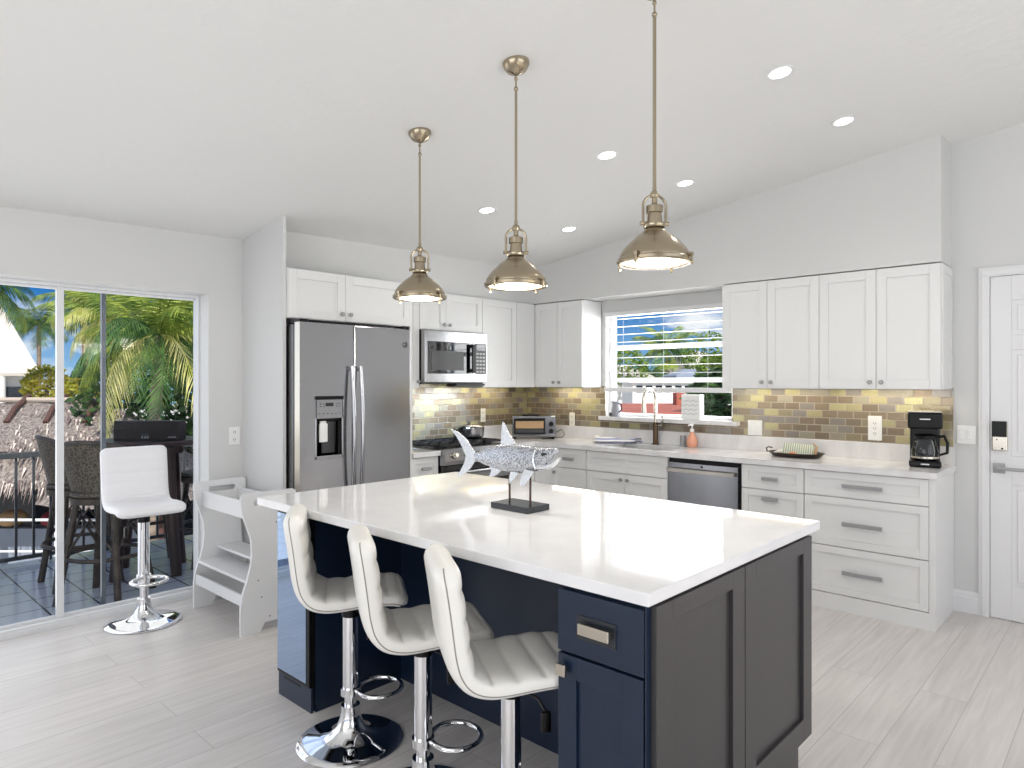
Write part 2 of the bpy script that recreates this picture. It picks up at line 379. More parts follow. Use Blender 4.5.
# ------------------------------------------------------------------ the room
XW, YW, ZC0, SL = 5.015, 4.48, 2.425, .134         # right wall, left wall, ceiling height at Y=4.637, slope
XB, YB = -2.6, -2.8
TX = .017
zc = lambda y, x=4.7: ZC0+SL*(4.637-y)+TX*(x-4.7)
struct('floor', MB().box(XB-.15, XW+.15, YB-.15, 4.64, -.12, 0), M['floor'])
c = MB(); c.prism([(YB-.2, zc(YB-.2)), (4.75, zc(4.75)), (4.75, zc(4.75)+.16), (YB-.2, zc(YB-.2)+.16)], lambda a, b, n: (n, a, b+TX*(n-4.7)), XB-.2, XW+.2)
struct('ceiling', c, M['ceiling'])
ZT = 3.6
# left wall (slider side), opening X -1.4..1.876, up to z 2.02
w = MB(); w.box(XB-.15, -1.4, YW, 4.66, 0, 2.7); w.box(1.876, XW+.15, YW, 4.66, 0, 2.7); w.box(-1.4, 1.876, YW, 4.66, 2.016, 2.7)
struct('wall_left', w, M['wall'])
# right wall with the sink window opening Y 2.40..3.52 z 1.13..2.05
WY0, WY1, WZ0, WZ1 = 2.33, 3.53, 1.13, 2.06
w = MB(); w.box(XW, XW+.15, WY1, YW, 0, ZT); w.box(XW, XW+.15, YB-.15, WY0, 0, ZT); w.box(XW, XW+.15, WY0, WY1, 0, WZ0); w.box(XW, XW+.15, WY0, WY1, WZ1, ZT)
struct('wall_right', w, M['wall'])
w = MB(); w.box(XB-.15, XB, YB, -1.6, 0, ZT); w.box(XB-.15, XB, 2.8, YW, 0, ZT); w.box(XB-.15, XB, -1.6, 2.8, 2.65, ZT)
struct('wall_back', w, M['wall'])
w = MB(); w.box(XB-.15, -.5, YB-.15, YB, 0, ZT); w.box(4.1, XW, YB-.15, YB, 0, ZT); w.box(-.5, 4.1, YB-.15, YB, 2.7, ZT); w.box(-.5, 4.1, YB-.15, YB, 0, .3)
struct('wall_front', w, M['wall'])
# soffits above the wall cabinets
XU, YU, ZUT, ZUB = 4.716, 4.118, 2.157, 1.39
w = MB(); w.prism([(.884, 2.162), (YW, 2.162), (YW, zc(YW)+.05), (.884, zc(.884)+.05)], lambda a, b, n: (n, a, b), XU+.004, XW)
struct('wall_right', w, M['wall'])
w = MB(); w.box(2.126, XU+.02, YU+.06, YW, 2.162, 2.6)
struct('wall_left', w, M['wall'])
# panel wall beside the fridge
w = MB(); w.prism([(3.93, 0), (YW, 0), (YW, zc(YW)+.02), (3.93, zc(3.93)+.02)], lambda a, b, n: (n, a, b), 2.104, 2.126)
struct('wall_left', w, M['wall'])
# baseboards
def baseboard(name, y0, y1):
    m = MB(); m.prism([(0, 0), (.015, 0), (.015, .095), (.012, .1), (.012, .118), (.004, .132), (0, .132)], lambda a, b, n: (XW-a, n, b), y0, y1); return struct(name, m, M['trim'])
baseboard('baseboard_right', .738, .868); baseboard('baseboard_right', YB, -.34)
m = MB(); m.box(1.9, 2.104, YW-.013, YW, 0, .11); struct('baseboard_left', m, M['trim'])

# ------------------------------------------------------------------ entry door (door_2) with casing
def shaker(mb, fr, u0, u1, z0, z1, n0=0, t=.02, rail=.058, rec=.009, g=.0015):
    u0 += g; u1 -= g; z0 += g; z1 -= g
    mb.fbox(fr, u0, u0+rail, n0, n0+t, z0, z1); mb.fbox(fr, u1-rail, u1, n0, n0+t, z0, z1)
    mb.fbox(fr, u0+rail, u1-rail, n0, n0+t, z0, z0+rail); mb.fbox(fr, u0+rail, u1-rail, n0, n0+t, z1-rail, z1)
    mb.fbox(fr, u0+rail, u1-rail, n0, n0+t-rec, z0+rail, z1-rail); return mb
cs = MB(); fr = fX(XW)
for a, b in ((.682, .738), (-.35, -.294)):
    cs.fbox(fr, a, b, 0, .018, 0, 2.079); cs.fbox(fr, a+.012, b-.016, .018, .024, 0, 2.088)
cs.fbox(fr, -.35, .738, 0, .018, 2.079, 2.135); cs.fbox(fr, -.33, .722, .018, .024, 2.0885, 2.12)
struct('trim_1', cs, M['trim'], bevel=.002)
d = root('door_2', None, None, (XW, .19, 0), kind='structure')
m = MB(); DY0, DY1 = -.29, .679
cols = [(DY0, DY0+.105), (.145, .245), (DY1-.105, DY1)]
for a, b in cols: m.fbox(fr, a, b, .0, .012, .004, 2.076)
rows = [(.004, .21), (.82, .99), (1.63, 1.72), (1.93, 2.076)]
for a, b in rows:
    m.fbox(fr, DY0+.105, .145, 0, .012, a, b); m.fbox(fr, .245, DY1-.105, 0, .012, a, b)
for (a, b) in ((DY0+.105, .145), (.245, DY1-.105)):
    for z0, z1 in ((.21, .82), (.99, 1.63), (1.72, 1.93)):
        m.fbox(fr, a, b, 0, .004, z0, z1); m.fbox(fr, a+.03, b-.03, .004, .0095, z0+.03, z1-.03)
m.build('panel', M['trim'], d, bevel=.002)
k = MB(); k.fbox(fr, .592, .67, .012, .034, 1.02, 1.2, .006); kp = k.build('keypad_lock', M['nickel'], d); kp['label'] = 'satin nickel keypad deadbolt with black screen'
k = MB(); k.fbox(fr, .594, .668, .034, .04, 1.105, 1.2, .003); k.build('keypad_screen', M['black'], kp)
k = MB(); k.fbox(fr, .612, .622, .034, .037, 1.03, 1.04); k.fbox(fr, .64, .646, .034, .037, 1.085, 1.092); k.build('keyhole', M['black'], kp)
k = MB(); k.fbox(fr, .605, .665, .012, .024, .885, .945, .003); k.cyl(fr(.635, .02, .915), fr(.635, .055, .915), .011); k.fbox(fr, .5, .645, .048, .062, .905, .925, .004)
k.build('lever_handle', M['handle'], d)

# ------------------------------------------------------------------ sliding door (door_1)
d = root('door_1', None, None, (.3, 4.64, 0), kind='structure')
m = MB(); m.box(1.864, 1.8755, 4.62, 4.70, .03, 2.0); m.box(-1.3995, 1.8755, 4.62, 4.70, 2.0, 2.0155); m.box(-1.3995, -1.36, 4.62, 4.66, .03, 2.0)
m.build('frame', M['frame'], d)
m = MB(); m.box(-1.39, 1.875, 4.625, 4.70, -.02, .028); m.box(-1.39, 1.862, 4.632, 4.66, .028, .045); m.build('track', M['frame'], d)
m = MB(); m.box(1.070, 1.106, 4.665, 4.70, .03, 2.0); m.box(1.1061, 1.863, 4.675, 4.70, .03, .06); m.box(1.1061, 1.863, 4.675, 4.70, 1.985, 1.999)
m.box(-.2, 1.0699, 4.675, 4.70, .03, .06); m.box(-.2, 1.0699, 4.675, 4.70, 1.985, 1.999)
sash = m.build('sash', M['frame'], d)
m = MB(); m.box(1.106, 1.863, 4.686, 4.69, .06, 1.985); m.build('pane', M['glass'], sash)
m = MB(); m.box(-.2, 1.07, 4.686, 4.69, .06, 1.985); m.build('pane', M['glass'], sash)
m = MB(); m.box(1.318, 1.342, 4.715, 4.745, .0, 2.0); o = m.build('screen_stile', M['greyframe'], d); o['label'] = 'dark grey upright of the outer screen panel'

# ------------------------------------------------------------------ sink window (window_1)
wd = root('window_1', None, None, (XW, 2.93, WZ0), kind='structure')
m = MB()
for a, b in ((WY0, WY0+.035), (WY1-.035, WY1)): m.box(XW+.05, XW+.12, a, b, WZ0, WZ1)
m.box(XW+.05, XW+.12, WY0, WY1, WZ0, WZ0+.03); m.box(XW+.05, XW+.12, WY0, WY1, WZ1-.03, WZ1)
m.build('window_frame', M['frame'], wd)
m = MB(); m.box(XW+.055, XW+.10, WY0, WY1, 1.725, 1.765); m.box(XW+.055, XW+.10, WY0, WY1, 1.435, 1.475); m.build('mullion', M['frame'], wd)
m = MB(); m.box(XW+.075, XW+.08, WY0+.035, WY1-.035, WZ0+.03, WZ1-.03); m.build('pane', M['glass'], wd)
m = MB(); m.box(XW-.075, XW+.05, WY0+.001, WY1-.001, WZ0-.03, WZ0+.002); m.box(XW-.075, XW-.0005, WY0-.06, WY0+.001, WZ0-.03, WZ0+.002); m.box(XW-.075, XW-.0005, WY1-.001, WY1+.03, WZ0-.03, WZ0+.002); m.build('window_sill', M['counter'], wd)
# blind
bl = root('window_blind', 'white horizontal slat blind lowered halfway over the sink window', 'blind', (XW-.005, 2.93, 1.35))
m = MB(); m.box(XW-.045, XW+.005, WY0+.005, WY1-.005, WZ1-.04, WZ1-.005); m.build('head_rail', M['trim'], bl)
m = MB()
for i in range(9):
    z = 1.99-.068*i
    if z < 1.43: break
    m.box(XW-.044, XW+.004, WY0+.015, WY1-.015, z, z+.0035)
m.build('slats', M['trim'], bl)
m = MB(); m.box(XW-.045, XW+.005, WY0+.01, WY1-.01, 1.352, 1.39, .003); m.build('bottom_rail', M['trim'], bl)
for y in (WY0+.2, (WY0+WY1)/2, WY1-.2): m = MB(); m.box(XW-.022, XW-.0205, y, y+.002, 1.38, 2.03); m.build('ladder_cord', M['trim'], bl)

# ------------------------------------------------------------------ backsplash tile (setting trim)
struct('trim_2', MB().box(XW-.01, XW, .872, WY0, .95, 1.40).box(XW-.01, XW, WY1, 4.469, .95, 1.40).box(XW-.01, XW, WY0+.0005, WY1-.0005, .95, WZ0-.03), M['tileY'])
struct('trim_3', MB().box(3.1, XW-.01, YW-.01, YW, .9, 1.45), M['tileX'])

# ------------------------------------------------------------------ cabinets
def knob(fr, u, z, n, parent, square=False):
    k = MB()
    if square: k.fbox(fr, u-.016, u+.016, n+.012, n+.024, z-.016, z+.016, .002); k.fbox(fr, u-.006, u+.006, n, n+.012, z-.006, z+.006); k.build('knob', M['nickel'], parent)
    else:
        a = Vector(fr(u, n, z)); b = Vector(fr(u, n+.028, z)); t = (b-a)
        k.tube([a, a+t*.45, a+t*.5, a+t*.62, a+t*.95, b], [.005, .005, .012, .0145, .0135, .008], 12); k.build('knob', M['handle'], parent)
def pull(fr, u0, u1, z, n, parent, h=.024, m='handle'):
    k = MB(); k.fbox(fr, u0, u1, n+.016, n+.03, z-h/2, z+h/2, .003)
    for u in (u0+.015, u1-.015): k.fbox(fr, u-.006, u+.006, n, n+.017, z-.006, z+.006)
    k.build('handle', M[m], parent)
def door(fr, u0, u1, z0, z1, parent, m='cabinet', kn=None, name='door', **kw):
    b = MB(); shaker(b, fr, u0, u1, z0, z1, **kw); o = b.build(name, M[m], parent, bevel=.0012)
    if kn: knob(fr, kn[0], kn[1], .02, o)
    return o
T = .02
# wall cabinets, sink wall
def wall_cab(label, fr, body, doors, loc, z0=ZUB, z1=ZUT, group='white wall cabinets'):
    c = root('wall_cabinet', label, 'cabinet', loc, group)
    m = MB(); m.box(*body, z0, z1); m.build('body', M['cabinet'], c)
    for u0, u1, kn in doors: door(fr, u0, u1, z0+.002, z1-.004, c, kn=kn)
    return c
fu = fX(XU+T)
g = .003
wall_cab('white two-door wall cabinet just right of the sink window', fu, (XU+T, XW, 1.587+g/2, 2.277), [(1.94, 2.277, (1.972, ZUB+.045)), (1.587, 1.94, (1.908, ZUB+.045))], (4.87, 1.93, ZUB))
wc = wall_cab('white two-door wall cabinet above the coffee maker, nearest the entry door', fu, (XU+T, XW, .884, 1.587-g/2), [(1.2386, 1.587, (1.272, ZUB+.045)), (.884, 1.2386, (1.206, ZUB+.045))], (4.87, 1.23, ZUB))
m = MB(); shaker(m, lambda u, n, z: (u, .884-n, z), XU+T+.002, XW-.002, ZUB+.002, ZUT-.004, t=.008, rail=.05, rec=.005); m.build('end_panel', M['cabinet'], wc)
wall_cab('white two-door wall cabinet between the corner and the left side of the window', fu, (XU+T, XW-.011, 3.573, 4.116), [(3.853, 4.116, (3.885, ZUB+.045)), (3.573, 3.853, (3.82, ZUB+.045))], (4.87, 3.84, ZUB))
fl = fY(YU+T); yb = YW-.002
wc = wall_cab('narrow white blind-corner wall cabinet left of the inside corner', fl, (4.468, XU+T-.002, YU+T, yb), [], (4.59, 4.3, ZUB))
m = MB(); m.fbox(fl, 4.468, XU-.002, 0, T, ZUB, ZUT-.004); m.build('corner_filler', M['cabinet'], wc)
wall_cab('tall single-door white wall cabinet just right of the microwave', fl, (4.038, 4.4655, YU+T, yb), [(4.038, 4.4655, None)], (4.25, 4.3, ZUB))
wall_cab('short white two-door cabinet directly above the microwave', fl, (3.351, 4.0355, YU+T, yb), [(3.351, 3.623, (3.593, 1.898)), (3.623, 4.0355, (3.655, 1.898))], (3.69, 4.3, 1.85), 1.85)
wall_cab('narrow white wall cabinet between the fridge and the microwave', fl, (3.115, 3.348, YU+T, yb), [(3.115, 3.348, (3.325, ZUB+.05))], (3.23, 4.3, ZUB))
fd = fY(3.902+T)
wall_cab('deep white two-door cabinet over the stainless fridge', fd, (2.128, 3.092, 3.902+T, yb), [(2.128, 2.54, (2.508, 1.888)), (2.54, 3.092, (2.572, 1.888))], (2.61, 4.2, 1.84), 1.84)
single('fridge_side_panel', MB().box(3.094, 3.113, 3.91, yb, 0, ZUT-.004), M['cabinet'], 'tall white panel standing along the right side of the fridge', 'cabinet panel')

# base cabinets, sink wall
XB0, YB0, ZB = 4.49, 3.925, .876      # body fronts, underside of the counter
fb = fX(XB0)
def base_cab(label, fr, body, loc, group='white base cabinets'):
    c = root('base_cabinet', label, 'cabinet', loc, group)
    m = MB(); m.box(*body, .0, ZB); m.build('body', M['cabinet'], c)
    return c
xr = XW-.002
def drawer(fr, u0, u1, z0, z1, parent, pu=None, m='cabinet', rail=.045):
    b = MB(); shaker(b, fr, u0, u1, z0, z1, rail=rail); o = b.build('drawer', M[m], parent, bevel=.0012)
    if pu: pull(fr, pu[0], pu[1], pu[2], T, o)
    return o
XF = XB0+T
fb = fX(XF)
c = base_cab('white three-drawer base cabinet at the end of the run by the entry door', fb, (XF, xr, .884, 1.603), (4.75, 1.24, 0))
for z0, z1, zh in ((.715, .872, .79), (.404, .712, .553), (.104, .401, .25)): drawer(fb, .901, 1.603, z0, z1, c, (1.14, 1.367, zh))
m = MB(); m.box(XB0-.002, xr, .868, .8835, 0, ZB); m.box(XB0, XF, .884, .9, 0, ZB); m.build('end_panel', M['cabinet'], c)
m = MB(); m.fbox(fb, .9005, 1.6035, 0, T-.002, 0, .1); m.build('toe_board', M['cabinet'], c)
c = base_cab('white base cabinet with narrow drawers just right of the dishwasher', fb, (XF, xr, 1.606, 2.026), (4.75, 1.82, 0))
for z0, z1, zh in ((.712, .872, .787), (.404, .709, .652), (.104, .401, .34)): drawer(fb, 1.606, 2.026, z0, z1, c, (1.768, 1.876, zh))
m = MB(); m.fbox(fb, 1.606, 2.026, 0, T-.002, 0, .1); m.build('toe_board', M['cabinet'], c)
c = root('base_cabinet', 'white sink base cabinet with two doors left of the dishwasher', 'cabinet', (4.75, 2.98, 0), 'white base cabinets')
m = MB(); m.box(XF, xr, 2.60, 3.358, 0, .69); m.box(XF, XF+.018, 2.60, 3.358, .69, ZB); m.box(XF+.018, xr, 2.60, 2.618, .69, ZB); m.box(XF+.018, xr, 3.34, 3.358, .69, ZB); m.build('body', M['cabinet'], c)
m = MB(); shaker(m, fb, 2.60, 3.358, .712, .872, rail=.05); m.fbox(fb, 2.962, 2.996, T-.009, T, .7636, .8204); m.build('false_front', M['cabinet'], c, bevel=.0012)
door(fb, 2.98, 3.358, .104, .709, c, kn=(3.012, .665)); door(fb, 2.60, 2.98, .104, .709, c, kn=(2.948, .665))
c = base_cab('white base cabinet with one drawer left of the sink base', fb, (XF, xr, 3.361, 3.92), (4.75, 3.64, 0))
drawer(fb, 3.361, 3.715, .712, .872, c, (3.478, 3.592, .79)); door(fb, 3.361, 3.715, .104, .709, c, kn=(3.69, .665))
m = MB(); m.fbox(fb, 3.715, 3.925, 0, T-.004, .1, ZB); m.build('corner_filler', M['cabinet'], c)
fbl = fY(YB0+T)
c = base_cab('small white drawer cabinet between the fridge and the gas range', fbl, (3.116, 3.378, YB0+T, yb), (3.25, 4.2, 0))
drawer(fbl, 3.118, 3.376, .69, .872, c, (3.2, 3.29, .79)); door(fbl, 3.118, 3.376, .104, .687, c, kn=(3.35, .63))
c = base_cab('white corner base cabinet right of the range', fbl, (4.15, XF-.002, YB0+T, yb), (4.32, 4.2, 0))
m = MB(); m.fbox(fbl, 4.15, XB0, 0, T, .1, ZB); m.build('corner_filler', M['cabinet'], c)

# countertops
c = root('countertop', 'veined white quartz counter running from the corner under the window to the door', 'countertop', (4.75, 2.6, ZB))
m = MB(); Z0, Z1 = ZB+.001, .915
SY0, SY1, SX0, SX1 = 2.64, 3.24, 4.54, 4.88
m.box(4.468, xr, .858, SY0, Z0, Z1); m.box(4.468, xr, SY1, yb, Z0, Z1); m.box(4.468, SX0, SY0, SY1, Z0, Z1); m.box(SX1, xr, SY0, SY1, Z0, Z1)
m.box(4.152, 4.468, 3.90, yb, Z0, Z1); m.build('slab', M['counter'], c)
m = MB(); m.box(XW-.03, XW-.011, .86, yb, Z1, 1.028); m.box(4.152, XW-.03, YW-.03, YW-.011, Z1, 1.028); m.build('upstand', M['counter'], c, bevel=.002)
c = root('countertop', 'short piece of quartz counter between fridge and gas range', 'countertop', (3.25, 4.2, ZB))
m = MB(); m.box(3.115, 3.38, 3.90, yb-.009, Z0, Z1); m.build('slab', M['counter'], c, bevel=.002)
m = MB(); m.box(3.115, 3.38, YW-.03, YW-.011, Z1, 1.0); m.build('upstand', M['counter'], c)

# sink
s = root('sink', 'dark stainless undermount sink set in the counter below the window', 'sink', (4.72, 2.97, .7))
m = MB(); z = .875; zb = .71
m.box(SX0-.012, SX0, SY0-.012, SY1+.012, zb, z); m.box(SX1, SX1+.012, SY0-.012, SY1+.012, zb, z); m.box(SX0, SX1, SY0-.012, SY0, zb, z); m.box(SX0, SX1, SY1, SY1+.012, zb, z); m.box(SX0-.012, SX1+.012, SY0-.012, SY1+.012, zb-.01, zb)
m.build('basin', M['sinkmetal'], s)
m = MB(); m.lathe([(.045, 0), (.045, .004), (.03, .002), (0, .001)], (4.74, 2.97, zb)); m.build('drain', M['chrome'], s)
# faucet
f_ = root('faucet', 'bronze and nickel gooseneck pull-down faucet behind the sink', 'faucet', (4.94, 2.975, .915))
m = MB(); m.lathe([(0, 0), (.028, 0), (.028, .008), (.022, .014), (.021, .17), (.017, .185), (0, .19)], (4.94, 2.975, .915)); m.build('body', M['bronze'], f_)
pts = [(4.94, 2.975, 1.09), (4.94, 2.975, 1.28)]
for i in range(0, 13): a = PI*i/12; pts.append((4.94-.075+.075*math.cos(a), 2.975+.02*(1-math.cos(a))/2, 1.30+.08*math.sin(a)))
pts.append((4.79, 2.995, 1.27)); m = MB(); m.tube(pts, .0135, 12); m.build('gooseneck', M['nickel'], f_)
m = MB(); m.tube([(4.79, 2.995, 1.275), (4.79, 2.995, 1.22), (4.79, 2.995, 1.18)], [.014, .017, .018], 12); m.build('spray_head', M['nickel'], f_)
m = MB(); m.cyl((4.94, 2.975, 1.07), (4.94, 2.915, 1.075), .011); m.tube([(4.94, 2.92, 1.075), (4.93, 2.905, 1.11), (4.925, 2.90, 1.16)], [.007, .006, .006], 8); m.build('lever', M['nickel'], f_)

# ------------------------------------------------------------------ dishwasher
d = root('dishwasher', 'stainless dishwasher with a bar handle under the counter', 'dishwasher', (4.75, 2.31, 0))
m = MB(); m.box(XF, xr, 2.030, 2.597, .02, .872); m.build('body', M['black'], d)
fw = fX(XF)
m = MB(); m.fbox(fw, 2.045, 2.59, 0, .012, .845, .873); m.fbox(fw, 2.030, 2.045, 0, .014, .1, .873); m.build('gasket', M['black'], d)
m = MB(); m.fbox(fw, 2.047, 2.592, 0, .026, .105, .842, .003); dd = m.build('door', M['steel'], d)
k = MB(); k.fbox(fw, 2.06, 2.585, .05, .066, .775, .803, .004)
for u in (2.075, 2.57): k.fbox(fw, u-.012, u+.012, .026, .051, .779, .799)
k.build('handle', M['nickel'], dd)
k = MB(); a = Vector(fw(2.32, .026, .823)); k.tube([a, a+Vector((-.003, 0, 0))], [.009, .009], 14); k.build('badge', M['dim'], dd)
m = MB(); m.fbox(fw, 2.03, 2.597, -.04, -.02, 0, .1); m.build('kick_plate', M['black'], d)

# ------------------------------------------------------------------ fridge
F0, F1, FY, FS, FZ = 2.134, 2.99, 3.775, 2.52, 1.808
r_ = root('refrigerator', 'stainless side-by-side refrigerator with water dispenser', 'refrigerator', (2.56, 4.1, 0))
m = MB(); m.box(F0+.004, F1, FY+.085, 4.44, .015, FZ-.012); m.build('body', M['steeldark'], r_)
m = MB(); m.box(F0+.02, F1-.02, FY+.06, FY+.086, .03, FZ-.03); m.build('gasket', M['black'], r_)
ff = fY(FY+.06)
def fridge_door(u0, u1):
    m = MB(); m.fbox(ff, u0, u1, 0, .06, .075, FZ, .008); return m
H0, H1, HZ0, HZ1 = 2.237, 2.44, .95, 1.34
m = MB()
for a, b, z0, z1 in ((F0, H0, .075, FZ), (H1, FS-.003, .075, FZ), (H0, H1, .075, HZ0), (H0, H1, HZ1, FZ)): m.fbox(ff, a, b, .0, .06, z0, z1)
ld = m.build('door', M['steel'], r_, bevel=0)
m = fridge_door(FS+.003, F1); rd = m.build('door', M['steel'], r_, smooth=False)
m = MB(); m.fbox(ff, F0-.003, F0, 0, .06, .075, FZ); m.build('edge_trim', M['nickel'], ld)
for par, u in ((ld, FS-.033), (rd, FS+.033)):
    m = MB(); pts = []
    for i in range(15): t = i/14; z = .62+t*.92; pts.append(ff(u, .06+.028+.03*math.sin(PI*t), z))
    m.tube(pts, .0125, 12)
    m.cyl(ff(u, .055, .64), ff(u, .095, .64), .011); m.cyl(ff(u, .055, 1.52), ff(u, .095, 1.52), .011)
    m.build('handle', M['steel'], par)
# dispenser
dp = MB()
for a, b, z0, z1 in ((H0, H0+.012, HZ0, HZ1), (H1-.012, H1, HZ0, HZ1), (H0, H1, HZ0, HZ0+.022), (H0, H1, 1.205, HZ1)): dp.fbox(ff, a, b, -.0, .064, z0, z1, .003)
dpo = dp.build('dispenser', M['steel'], ld)
m = MB(); m.fbox(ff, H0, H1, -.01, .0, HZ0, 1.21); m.fbox(ff, H0+.012, H0+.02, 0, .05, HZ0+.02, 1.205); m.fbox(ff, H1-.03, H1-.012, 0, .05, HZ0+.02, 1.205); m.fbox(ff, H0+.012, H1-.012, 0, .05, 1.19, 1.205); m.build('recess', M['black'], dpo)
m = MB(); m.lathe([(0, 0), (.05, 0), (.055, .2), (0, .2)], ff(2.355, .02, .985), mtx=Matrix.Diagonal((1, .35, 1, 1)).to_3x3()); m.build('recess_back', M['dim'], dpo)
m = MB(); m.fbox(ff, 2.275, 2.335, .036, .05, 1.055, 1.175, .006); m.fbox(ff, 2.285, 2.325, .03, .045, 1.17, 1.2); o = m.build('paddle', M['plate'], dpo); o['label'] = 'pale grey dispenser paddle'
m = MB(); m.fbox(ff, H0+.0, H1-.0, .055, .07, 1.325, 1.348, .004); m.build('dispenser_visor', M['black'], dpo)
m = MB(); m.fbox(ff, 2.31, 2.365, .063, .066, 1.283, 1.305); m.build('display', M['blackglass'], dpo)
for u, z in [(2.26+i*.03, 1.235) for i in range(6)]+[(u, z) for u in (2.27, 2.292, 2.385, 2.405) for z in (1.28, 1.296)]:
    m = MB(); m.fbox(ff, u, u+.008, .063, .066, z, z+.005); m.build('button', M['dim'], dpo)
m = MB(); a = Vector(ff(2.942, .06, 1.697)); m.tube([a, a+Vector((0, -.004, 0))], [.022, .022], 24); bo = m.build('badge', M['dim'], rd); bo['label'] = 'round grey maker emblem'
m = MB(); m.tube([a+Vector((.0175*math.cos(i*PI/12), -.0045, .0175*math.sin(i*PI/12))) for i in range(24)], .0016, 6, closed=True)
m.tube([a+Vector((-.008+.005*math.cos(i*PI/6), -.0045, .005*math.sin(i*PI/6))) for i in range(2, 12)], .0013, 6); m.tube([a+Vector((.0065+.0045*math.cos(i*PI/6), -.0045, .0055*math.sin(i*PI/6))) for i in range(1, 11)], .0013, 6)
m.build('emblem_lettering', M['steel'], bo)
m = MB(); m.box(F0+.02, F1-.02, FY+.07, FY+.1, .015, .072); m.build('kick_grille', M['black'], r_)
for a in (F0+.005, F1-.06):
    m = MB(); m.box(a, a+.055, FY+.01, FY+.12, FZ, FZ+.02); m.build('hinge_cover', M['black'], r_)

# ------------------------------------------------------------------ microwave
mw = root('microwave', 'stainless over-the-range microwave with black glass door', 'microwave', (3.69, 4.25, 1.43))
m = MB(); m.box(3.353, 4.033, 4.105, yb-.012, 1.432, 1.846); m.build('body', M['black'], mw)
fm = fY(4.105)
m = MB(); m.fbox(fm, 3.353, 3.868, 0, .045, 1.434, 1.844, .004); md = m.build('door', M['steel'], mw)
m = MB(); m.fbox(fm, 3.385, 3.862, .045, .05, 1.503, 1.758, .002); mg = m.build('door_glass', M['blackglass'], md)
m = MB(); m.fbox(fm, 3.418, 3.76, .05, .0515, 1.53, 1.685); m.build('mesh_window', M['dim'], mg)
m = MB(); m.fbox(fm, 3.825, 3.858, .075, .09, 1.51, 1.748, .004)
for z in (1.53, 1.73): m.fbox(fm, 3.828, 3.852, .045, .077, z-.014, z+.014)
m.build('handle', M['black'], md)
m = MB(); a = Vector(fm(3.635, .045, 1.802)); m.tube([a, a+Vector((0, -.003, 0))], [.011, .011], 14); m.build('badge', M['nickel'], md)
m = MB(); m.fbox(fm, 3.8685, 4.033, 0, .045, 1.434, 1.844, .004); cp = m.build('control_panel', M['steel'], mw)
m = MB(); m.fbox(fm, 3.895, 4.02, .045, .048, 1.503, 1.758); k = m.build('keypad', M['dim'], cp)
for i in range(3):
    for j in range(6): m = MB(); m.fbox(fm, 3.905+i*.037, 3.93+i*.037, .048, .0495, 1.515+j*.03, 1.53+j*.03); m.build('button', M['handle'], k)
m = MB(); m.fbox(fm, 3.905, 4.01, .048, .0495, 1.70, 1.75); m.build('display', M['blackglass'], k)
m = MB(); m.box(3.36, 4.03, 4.11, yb-.02, 1.422, 1.432); m.box(3.7, 4.02, 4.075, 4.2, 1.405, 1.424); m.build('vent_grille', M['black'], mw)

# ------------------------------------------------------------------ range
rg = root('gas_range', 'stainless and black gas range with cast iron grates below the microwave', 'range', (3.76, 4.15, 0))
R0, R1 = 3.384, 4.147
m = MB(); m.box(R0, R1, 3.92, yb-.012, .02, .90); m.build('body', M['black'], rg)
m = MB(); m.box(R0, R1, 3.905, yb-.012, .90, .918, .004); m.build('cooktop', M['black'], rg)
fg = fY(3.92)
m = MB(); m.prism([(0, .80), (.05, .80), (.062, .83), (.055, .89), (.03, .922), (0, .922)], lambda a, b, n: (n, 3.92-a, b), R0, R1); pn = m.build('control_panel', M['steel'], rg)
for i in range(5):
    u = R0+.1+i*.14; a = Vector((u, 3.92-.056, .868)); n = Vector((0, -.95, .3)).normalized()
    m = MB(); m.tube([a, a+n*.02, a+n*.022, a+n*.036], [.024, .024, .019, .017], 16); m.build('knob', M['nickel'], pn)
m = MB(); m.fbox(fg, R0+.005, R1-.005, 0, .035, .2, .795, .004); od = m.build('door', M['blackglass'], rg)
m = MB(); m.fbox(fg, R0+.005, R1-.005, .035, .04, .2, .32); m.fbox(fg, R0+.005, R1-.005, .035, .04, .66, .73); m.build('trim', M['steel'], od)
m = MB(); m.tube([fg(R0+.06, .075, .735), fg(R1-.06, .075, .735)], .014, 12); m.cyl(fg(R0+.08, .035, .735), fg(R0+.08, .075, .735), .01); m.cyl(fg(R1-.08, .035, .735), fg(R1-.08, .075, .735), .01); m.build('handle', M['steel'], od)
m = MB(); m.fbox(fg, R0+.005, R1-.005, 0, .035, .05, .19, .004); m.build('drawer', M['steel'], rg)
for gx in (R0+.015, R0+.265, R0+.515):
    m = MB(); x0, x1, y0, y1 = gx, gx+.235, 3.95, 4.43; z0, z1 = .937, .953
    for x in (x0, x1-.014): m.box(x, x+.014, y0, y1, z0, z1)
    for i in range(5): y = y0+i*(y1-y0-.014)/4; m.box(x0, x1, y, y+.014, z0, z1)
    m.box((x0+x1)/2-.007, (x0+x1)/2+.007, y0, y1, z0, z1)
    for x in (x0, x1-.014):
        for y in (y0, y1-.014): m.box(x, x+.014, y, y+.014, .918, z0)
    m.build('grate', M['iron'], rg)
for bx in (R0+.13, R0+.63):
    for by in (4.06, 4.32):
        m = MB(); m.lathe([(.055, 0), (.055, .008), (.035, .01), (.035, .016), (0, .018)], (bx, by, .918), 20); m.build('burner', M['iron'], rg)
